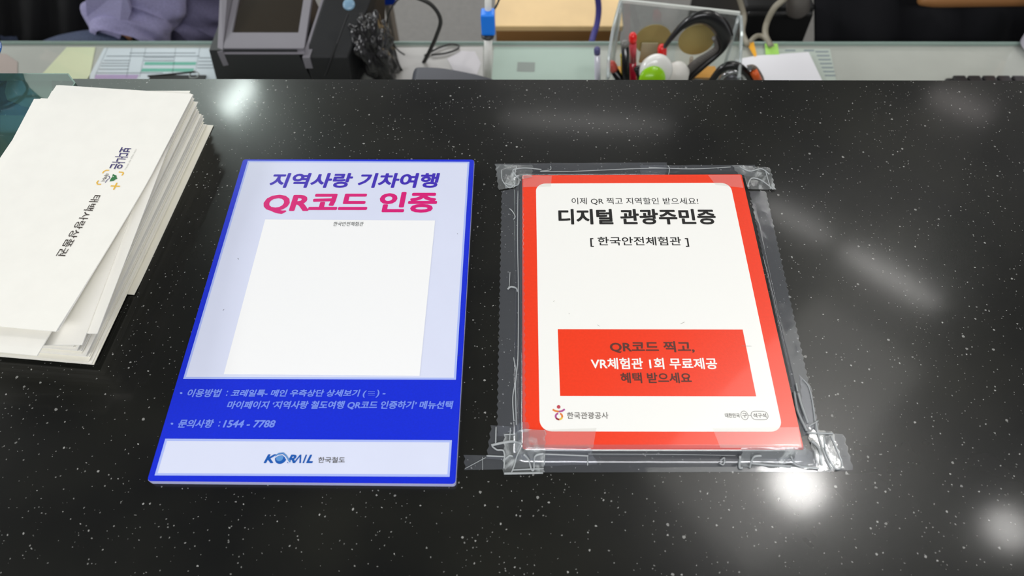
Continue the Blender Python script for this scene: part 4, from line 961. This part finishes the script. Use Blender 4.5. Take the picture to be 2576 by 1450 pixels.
ec_ = thing('utility_knife', Q(1900, 196, .84), 'grey utility knife with an orange slider right of the scissors', 'knife')
band([(1878, 165), (1896, 163), (1908, 172), (1920, 192), (1926, 210)], [(1884, 178), (1892, 176), (1898, 184), (1905, 198), (1908, 212)], .842, .008, mat('taupe_plastic', srgb(118, 108, 98), .4), ec_, 'handle')
link('slider', cyl_between(Q(1896, 180, .836), Q(1908, 203, .836), .0055, 12), mat('orange_plastic', srgb(240, 104, 40), .35), ec_, smooth=True)
link('screw', lathe([(0, 0), (.0035, 0), (.0035, .002), (0, .002)], 14, Q(1886, 171, .836), Q(1886, 171, .836) + Vector((0, -1, .6))), mat('screw_grey', (.3, .3, .3), .3, metal=.8), ec_)

# ------------------------------------------------------------------ keyboard at the right
kb0 = at(2384, 185, GT + .02); kb = thing('keyboard', (kb0.x + .2, kb0.y - .06, Z0 + GT), 'black keyboard whose rear keys show over the counter edge at the right', 'keyboard')
M_kb = mat('keyboard_black', srgb(30, 30, 30), .45); M_key = mat('key_black', srgb(38, 36, 38), .30, coat=.2)
kz = Z0 + GT + .0205
link('case', box(kb0.x, kb0.x + .42, kb0.y - .14, kb0.y, Z0 + GT + .001, kz - .008, .004), M_kb, kb)
kbm = box(-.0095, .0095, -.0085, .0085, 0, .0085, .0022, 2); kbm.materials.append(M_key)
for r in range(6):
    for c in range(18):
        o = bpy.data.objects.new('key', kbm); COL.objects.link(o); o.location = (kb0.x + .016 + c * .0225, kb0.y - .013 - r * .0215, kz - .0082); o.parent = kb; o.matrix_parent_inverse = kb.matrix_world.inverted()
# pale bottle at the right picture edge
pbz = at(2606, 122, GT)
pbo = thing('white_bottle', pbz, 'lavender white bottle cut off by the right picture edge', 'bottle')
link('body', lathe([(.022, .001), (.027, .006), (.028, .03), (.024, .045), (.017, .07), (.014, .09)], 28, pbz), mat('lavender_white', srgb(212, 206, 220), .35), pbo, smooth=True)
link('cap', lathe([(.015, .0902), (.015, .11), (.0, .112)], 24, pbz), mat('lavender_cap', srgb(190, 184, 200), .35), pbo, smooth=True)

# beige tube and dark chair at the right rear
M_beige = mat('beige_cable', srgb(150, 144, 128), .5)
cable([Q(2000, -40, 1.06), Q(1975, -5, 1.06), Q(1948, 20, 1.055), Q(1928, 60, 1.05), Q(1926, 90, 1.03), Q(1940, 118, .99)], .0052, 'thick beige cable curving down to the desk edge at the right', M_beige)
cable([Q(1885, 108, 1.0), Q(1898, 94, 1.02), Q(1912, 90, 1.03), Q(1926, 98, 1.02), Q(1938, 114, .985)], .0042, 'short beige cable arch beside the orange tab', M_beige)
cable([Q(1850, -30, 1.08), Q(1864, 10, 1.08), Q(1872, 45, 1.07), Q(1868, 80, 1.04), Q(1880, 112, .99)], .0045, 'beige cable passing behind the clear organizer', M_beige)

def skin(verts, edges, radii, m, name, parent, levels=2, root=0):
    me = bpy.data.meshes.new('s'); me.from_pydata([tuple(v) for v in verts], edges, []); o = bpy.data.objects.new('s', me); COL.objects.link(o)
    md = o.modifiers.new('skin', 'SKIN'); md.use_smooth_shade = True
    for i, r in enumerate(radii):
        sv = me.skin_vertices[0].data[i]; sv.radius = (r, r) if not isinstance(r, tuple) else r; sv.use_root = (i == root)
    sb = o.modifiers.new('sub', 'SUBSURF'); sb.levels = levels; sb.render_levels = levels
    bpy.context.view_layer.update()
    out = bpy.data.meshes.new_from_object(o.evaluated_get(bpy.context.evaluated_depsgraph_get())); bpy.data.objects.remove(o)
    return link(name, out, m, parent, smooth=True)
def wrinkle(o, amp, sc, seed=0, zmin=-9):
    for v in o.data.vertices:
        n = noise.noise(Vector((v.co.x * sc, v.co.y * sc * .5, v.co.z * sc * .6 + seed))) + .5 * noise.noise(v.co * sc * 2.3)
        v.co += v.normal * n * amp
M_skin = mat('skin', srgb(206, 150, 118), .5, sub=.1); M_hair = mat('dark_hair', srgb(22, 18, 16), .45)
def hand(parent, wrist, d, up, side=1, m=M_skin, name='hand'):
    """palm with four bent fingers and a thumb leaving the side of the palm near its base"""
    d = d.normalized(); s = d.cross(up).normalized() * side; dn = -up.normalized()
    V = [wrist, wrist + d * .035, wrist + d * .075]; E_ = [(0, 1), (1, 2)]; R = [.021, (.030), (.028)]
    skin(V, E_, R, m, 'palm', parent, 2, 0)
    for k, (off, L) in enumerate(((-.027, .068), (-.009, .078), (.009, .073), (.025, .058))):
        a = wrist + d * .070 + s * off; p1 = a + d * L * .42 + dn * .004; p2 = p1 + d * L * .30 + dn * .012; p3 = p2 + d * L * .20 + dn * .017
        skin([a, p1, p2, p3], [(0, 1), (1, 2), (2, 3)], [.0098, .009, .0082, .007], m, 'finger', parent, 2, 0)
    a = wrist + d * .025 - s * .020; skin([a, a + d * .026 - s * .022 + dn * .006, a + d * .052 - s * .030 + dn * .014], [(0, 1), (1, 2)], [.012, .0105, .0085], m, 'thumb', parent, 2, 0)
def seated(x, y, label, top_m, leg_m, lw, lh, rw, rh, seat=.50, head_turn=0):
    """body faces the camera (-y); x, y: hips. lw etc.: elbow and wrist of the arm at lower x and at higher x"""
    o = thing('person', (x, y, 0), label, 'person')
    P = {'pelvis': (x, y, seat + .10), 'waist': (x, y - .01, seat + .26), 'chest': (x, y - .01, seat + .42), 'neck': (x, y - .015, seat + .57), 'head0': (x, y - .03, seat + .66), 'head': (x, y - .045, seat + .76), 'crown': (x, y - .04, seat + .82)}
    # one continuous body under the clothes
    vs = [P['pelvis'], P['waist'], P['chest'], P['neck'], P['head0'], P['head'], P['crown'],
          (x - .17, y - .01, seat + .49), lw, lh, (x + .17, y - .01, seat + .49), rw, rh,
          (x - .09, y - .03, seat + .075), (x - .11, y - .40, seat + .06), (x - .11, y - .38, .10), (x + .09, y - .03, seat + .075), (x + .11, y - .40, seat + .06), (x + .11, y - .38, .10),
          (x - .11, y - .52, .045), (x + .11, y - .52, .045)]
    es = [(0, 1), (1, 2), (2, 3), (3, 4), (4, 5), (5, 6), (2, 7), (7, 8), (8, 9), (2, 10), (10, 11), (11, 12), (0, 13), (13, 14), (14, 15), (0, 16), (16, 17), (17, 18), (15, 19), (18, 20)]
    rd = [(.14, .11), (.12, .095), (.145, .10), .052, .062, .085, .060, .052, .036, .024, .052, .036, .024, .075, .052, .034, .075, .052, .034, .03, .03]
    skin(vs, es, rd, M_skin, 'body', o, 2, 0)
    tv = [P['pelvis'], P['waist'], P['chest'], (x, y - .015, seat + .55), vs[7], lw, tuple(Vector(lh) * .85 + Vector(lw) * .15), vs[10], rw, tuple(Vector(rh) * .85 + Vector(rw) * .15)]
    t_ = skin(tv, [(0, 1), (1, 2), (2, 3), (2, 4), (4, 5), (5, 6), (2, 7), (7, 8), (8, 9)], [(.17, .135), (.155, .125), (.165, .12), .062, .066, .052, .038, .066, .052, .038], top_m, 'shirt', o, 3, 0)
    wrinkle(t_, .008, 18, x)
    l_ = skin([(x, y, seat + .06)] + [vs[i] for i in (13, 14, 15, 16, 17, 18)], [(0, 1), (1, 2), (2, 3), (0, 4), (4, 5), (5, 6)], [(.16, .12), .098, .072, .056, .098, .072, .056], leg_m, 'trousers', o, 3, 0)
    wrinkle(l_, .006, 22, x + 3)
    for s in (-1, 1):
        link('shoe', box(x + s * .11 - .045, x + s * .11 + .045, y - .58, y - .33, .002, .075, .025, 3), mat('shoe_black', (.02, .02, .02), .4), o, smooth=True)
    hx = Vector(P['head'])
    hv = skin([hx + Vector((0, .03, .0)), hx + Vector((0, .02, .055)), hx + Vector((0, -.02, .075))], [(0, 1), (1, 2)], [.088, .082, .06], M_hair, 'hair', o, 2, 0)
    for s in (-1, 1):
        link('eye', lathe([(0, -.011), (.008, -.008), (.011, 0), (.008, .008), (0, .011)], 12, hx + Vector((s * .032, -.076, -.005))), mat('eye_white', (.8, .8, .78), .2), o, smooth=True)
        link('iris', lathe([(0, 0), (.005, 0), (.005, .001), (0, .0012)], 12, hx + Vector((s * .032, -.0868, -.005)), hx + Vector((s * .032, -1, -.02))), mat('iris', (.02, .012, .008), .1), o)
        link('ear', lathe([(0, -.02), (.010, -.01), (.012, .01), (0, .024)], 10, hx + Vector((s * .086, 0, -.01))), M_skin, o, smooth=True)
    link('nose', lathe([(.013, -.016), (.010, -.004), (.006, .012), (0, .028)], 10, hx + Vector((0, -.088, -.02))), M_skin, o, smooth=True)
    link('mouth', tube([hx + Vector((-.022, -.078, -.048)), hx + Vector((0, -.087, -.050)), hx + Vector((.022, -.078, -.048))], .0045, 6), mat('lips', srgb(170, 90, 84), .45), o, smooth=True)
    return o
M_blackcloth = mat('black_cloth', srgb(9, 9, 10), .9, sheen=.0); M_denim = mat('blue_denim', srgb(70, 80, 104), .85, noise_amt=.25, noise_scale=400)
M_navy = mat('navy_cloth', srgb(8, 9, 16), .9)
M_card_ = mat('lavender_grey_knit', srgb(150, 146, 182), .9, noise_amt=.12, noise_scale=300, sheen=.1)
# left person
lx = -.93; ly = 1.30
wr = Q(266, 112, 1.065); el = Q(440, -60, 1.20)
pL = seated(lx, ly, 'seated person in a black top and lavender grey cardigan behind the desk', M_blackcloth, M_denim, (lx - .27, ly - .02, .74), (lx - .16, ly - .22, .70), tuple(el), tuple(wr), seat=.48)
hand(pL, wr, Vector((-.35, -.75, -.5)), Vector((-.3, -.4, 1)), 1)
# loose cardigan sleeve that hangs down to the wrist, and the cardigan body beside it
def cloth_tube(path, radii, m, name, parent, seg=28, amp=.010, seed=0, cuff=True):
    path = smooth_path(path, 9); n = len(path); v = []; f = []
    def rad(i): t = i / (n - 1) * (len(radii) - 1); k = min(int(t), len(radii) - 2); a, b = radii[k], radii[k + 1]; return [a[q] + (b[q] - a[q]) * (t - k) for q in (0, 1)]
    for i, p in enumerate(path):
        t = (path[min(i + 1, n - 1)] - path[max(i - 1, 0)]).normalized(); s = t.cross(Vector((0, 1, 0))).normalized(); u = s.cross(t).normalized(); r = rad(i)
        for k in range(seg):
            a = 2 * PI * k / seg; g = noise.noise(Vector((a * 1.2 + seed, i * .22, seed))) * amp + math.sin(a * 3 + i * .55 + seed) * amp * .35
            v.append(p + s * math.cos(a) * (r[0] + g) + u * math.sin(a) * (r[1] + g))
    for i in range(n - 1):
        for k in range(seg): f.append((i * seg + k, i * seg + (k + 1) % seg, (i + 1) * seg + (k + 1) % seg, (i + 1) * seg + k))
    return link(name, mesh_from(v, f), m, parent, smooth=True)
sl = cloth_tube([Q(330, -160, 1.20), Q(345, -60, 1.16), Q(330, 20, 1.13), Q(310, 75, 1.09), Q(300, 112, 1.06)], [(.085, .06), (.085, .055), (.080, .05), (.062, .045), (.042, .038)], M_card_, 'cardigan_sleeve', pL, amp=.015, seed=2)
sl['label'] = 'lavender grey cardigan sleeve with a wide cuff'
cb_ = cloth_tube([Q(500, -150, 1.24), Q(490, -60, 1.21), Q(470, 10, 1.19), Q(455, 60, 1.17), Q(440, 96, 1.14)], [(.085, .05), (.082, .045), (.075, .04), (.070, .035), (.030, .025)], mat('shaded_lavender_knit', srgb(104, 100, 128), .9, noise_amt=.15, noise_scale=300), 'cardigan_body', pL, seed=7)  # same cardigan, knit coloured darker because this part hangs in shade
# flap of the cardigan that points to the left
fa = [Q(213, -30, 1.075), Q(219, 42, 1.075), Q(252, 104, 1.06), Q(296, 110, 1.055), Q(330, 30, 1.075), Q(310, -30, 1.08)]
link('cardigan_flap', extrude_dir(fa, (0, .010, .004)), mat('lavender_knit_light', srgb(160, 156, 192), .9, noise_amt=.08, noise_scale=300), pL)
# right person
rx_ = 1.12; ry = 1.34
pR = seated(rx_, ry, 'seated person in dark navy clothes behind the desk at the right', M_navy, M_navy, (rx_ - .26, ry - .06, .80), (rx_ - .06, ry - .18, .84), (rx_ + .27, ry - .04, .80), (rx_ + .02, ry - .20, .84), seat=.47)
# bare forearm resting low across the lap
M_arm = mat('dim_forearm_skin', srgb(150, 104, 60), .5)  # skin colour darkened to stand for the dim light on it
fa_ = [Q(2308, -2, 1.075), Q(2350, 0, 1.075), Q(2460, -6, 1.08), Q(2620, -14, 1.09)]
fo = skin(fa_, [(0, 1), (1, 2), (2, 3)], [.010, .013, .016, .020], M_arm, 'forearm', pR, 2, 0)
# dark lap cloth that hangs from both laps down behind the desk edge
for pp_, xa, xb, yy, mm_, nm in ((pR, 2054, 2860, 1.10, M_navy, 'coat_skirt'), (pL, -260, 235, 1.12, M_blackcloth, 'shirt_hem')):
    n = 26; v = []; f = []
    for i in range(n + 1):
        px = xa + (xb - xa) * i / n
        for j in range(8):
            t = j / 7; p = aty(px, -70 + 260 * t, yy + .012 * math.sin(i * 1.3) + .03 * (1 - t))
            dn_ = noise.noise(Vector((i * .4, j * .5, 3))) * .012
            v.append((p.x, p.y + dn_ + (.05 * ((t - .5) ** 2)), p.z - (.012 if i in (0, n) else 0)))
    for i in range(n):
        for j in range(7): f.append((i * 8 + j, (i + 1) * 8 + j, (i + 1) * 8 + j + 1, i * 8 + j + 1))
    me = mesh_from(v, f); bm = bmesh.new(); bm.from_mesh(me); bmesh.ops.solidify(bm, geom=list(bm.faces), thickness=.006); bm.to_mesh(me); bm.free()
    link(nm, me, mm_, pp_, smooth=True)
# denim lap in front of the black top
skin([Q(60, 136, 1.06), Q(150, 122, 1.055), Q(235, 116, 1.055), Q(330, 124, 1.06)], [(0, 1), (1, 2), (2, 3)], [.008, .024, .032, .024], M_denim, 'denim_fold', pL, 2, 0)

# dark tower case and the chair arm beside it
xs0, xs1 = Q(1868, 60, 1.10).x, Q(2044, 60, 1.10).x
tw = thing('computer_tower', ((xs0 + xs1) / 2, 1.3, 0), 'black tower case beyond the desk behind the beige cables', 'computer')
M_chb = mat('tower_black', srgb(16, 16, 16), .6)
link('case', box(xs0, xs1, 1.112, 1.50, .012, .745, .006, 2), M_chb, tw)
link('front_panel', box(xs0 + .004, xs1 - .004, 1.100, 1.1118, .02, .740, .004, 2), mat('tower_front', srgb(22, 22, 22), .45), tw)
for sx in (xs0 + .02, xs1 - .02):
    for sy in (1.14, 1.46): link('foot', box(sx - .012, sx + .012, sy - .012, sy + .012, .001, .0118), M_chb, tw)
ca = thing('chair_arm', (xs1 - .03, 1.09, 0), 'grey rounded chair arm post hanging left of the dark clothes at the right', 'armrest')
q0 = Q(2008, 36, 1.072); q1 = Q(2004, -70, 1.072)
link('post', lathe([(0, -.004), (.012, 0), (.019, .008), (.019, (q1 - q0).length)], 18, q0, q1), mat('grey_post', srgb(96, 92, 88), .4), ca, smooth=True)
link('pad', box(q1.x - .03, q1.x + .03, 1.076, 1.56, q1.z - .004, q1.z + .02, .008, 3), M_chb, ca)
link('upright', box(q1.x - .015, q1.x + .015, 1.53, 1.555, .002, q1.z - .0041, .003), mat('grey_post2', srgb(96, 92, 88), .4), ca)
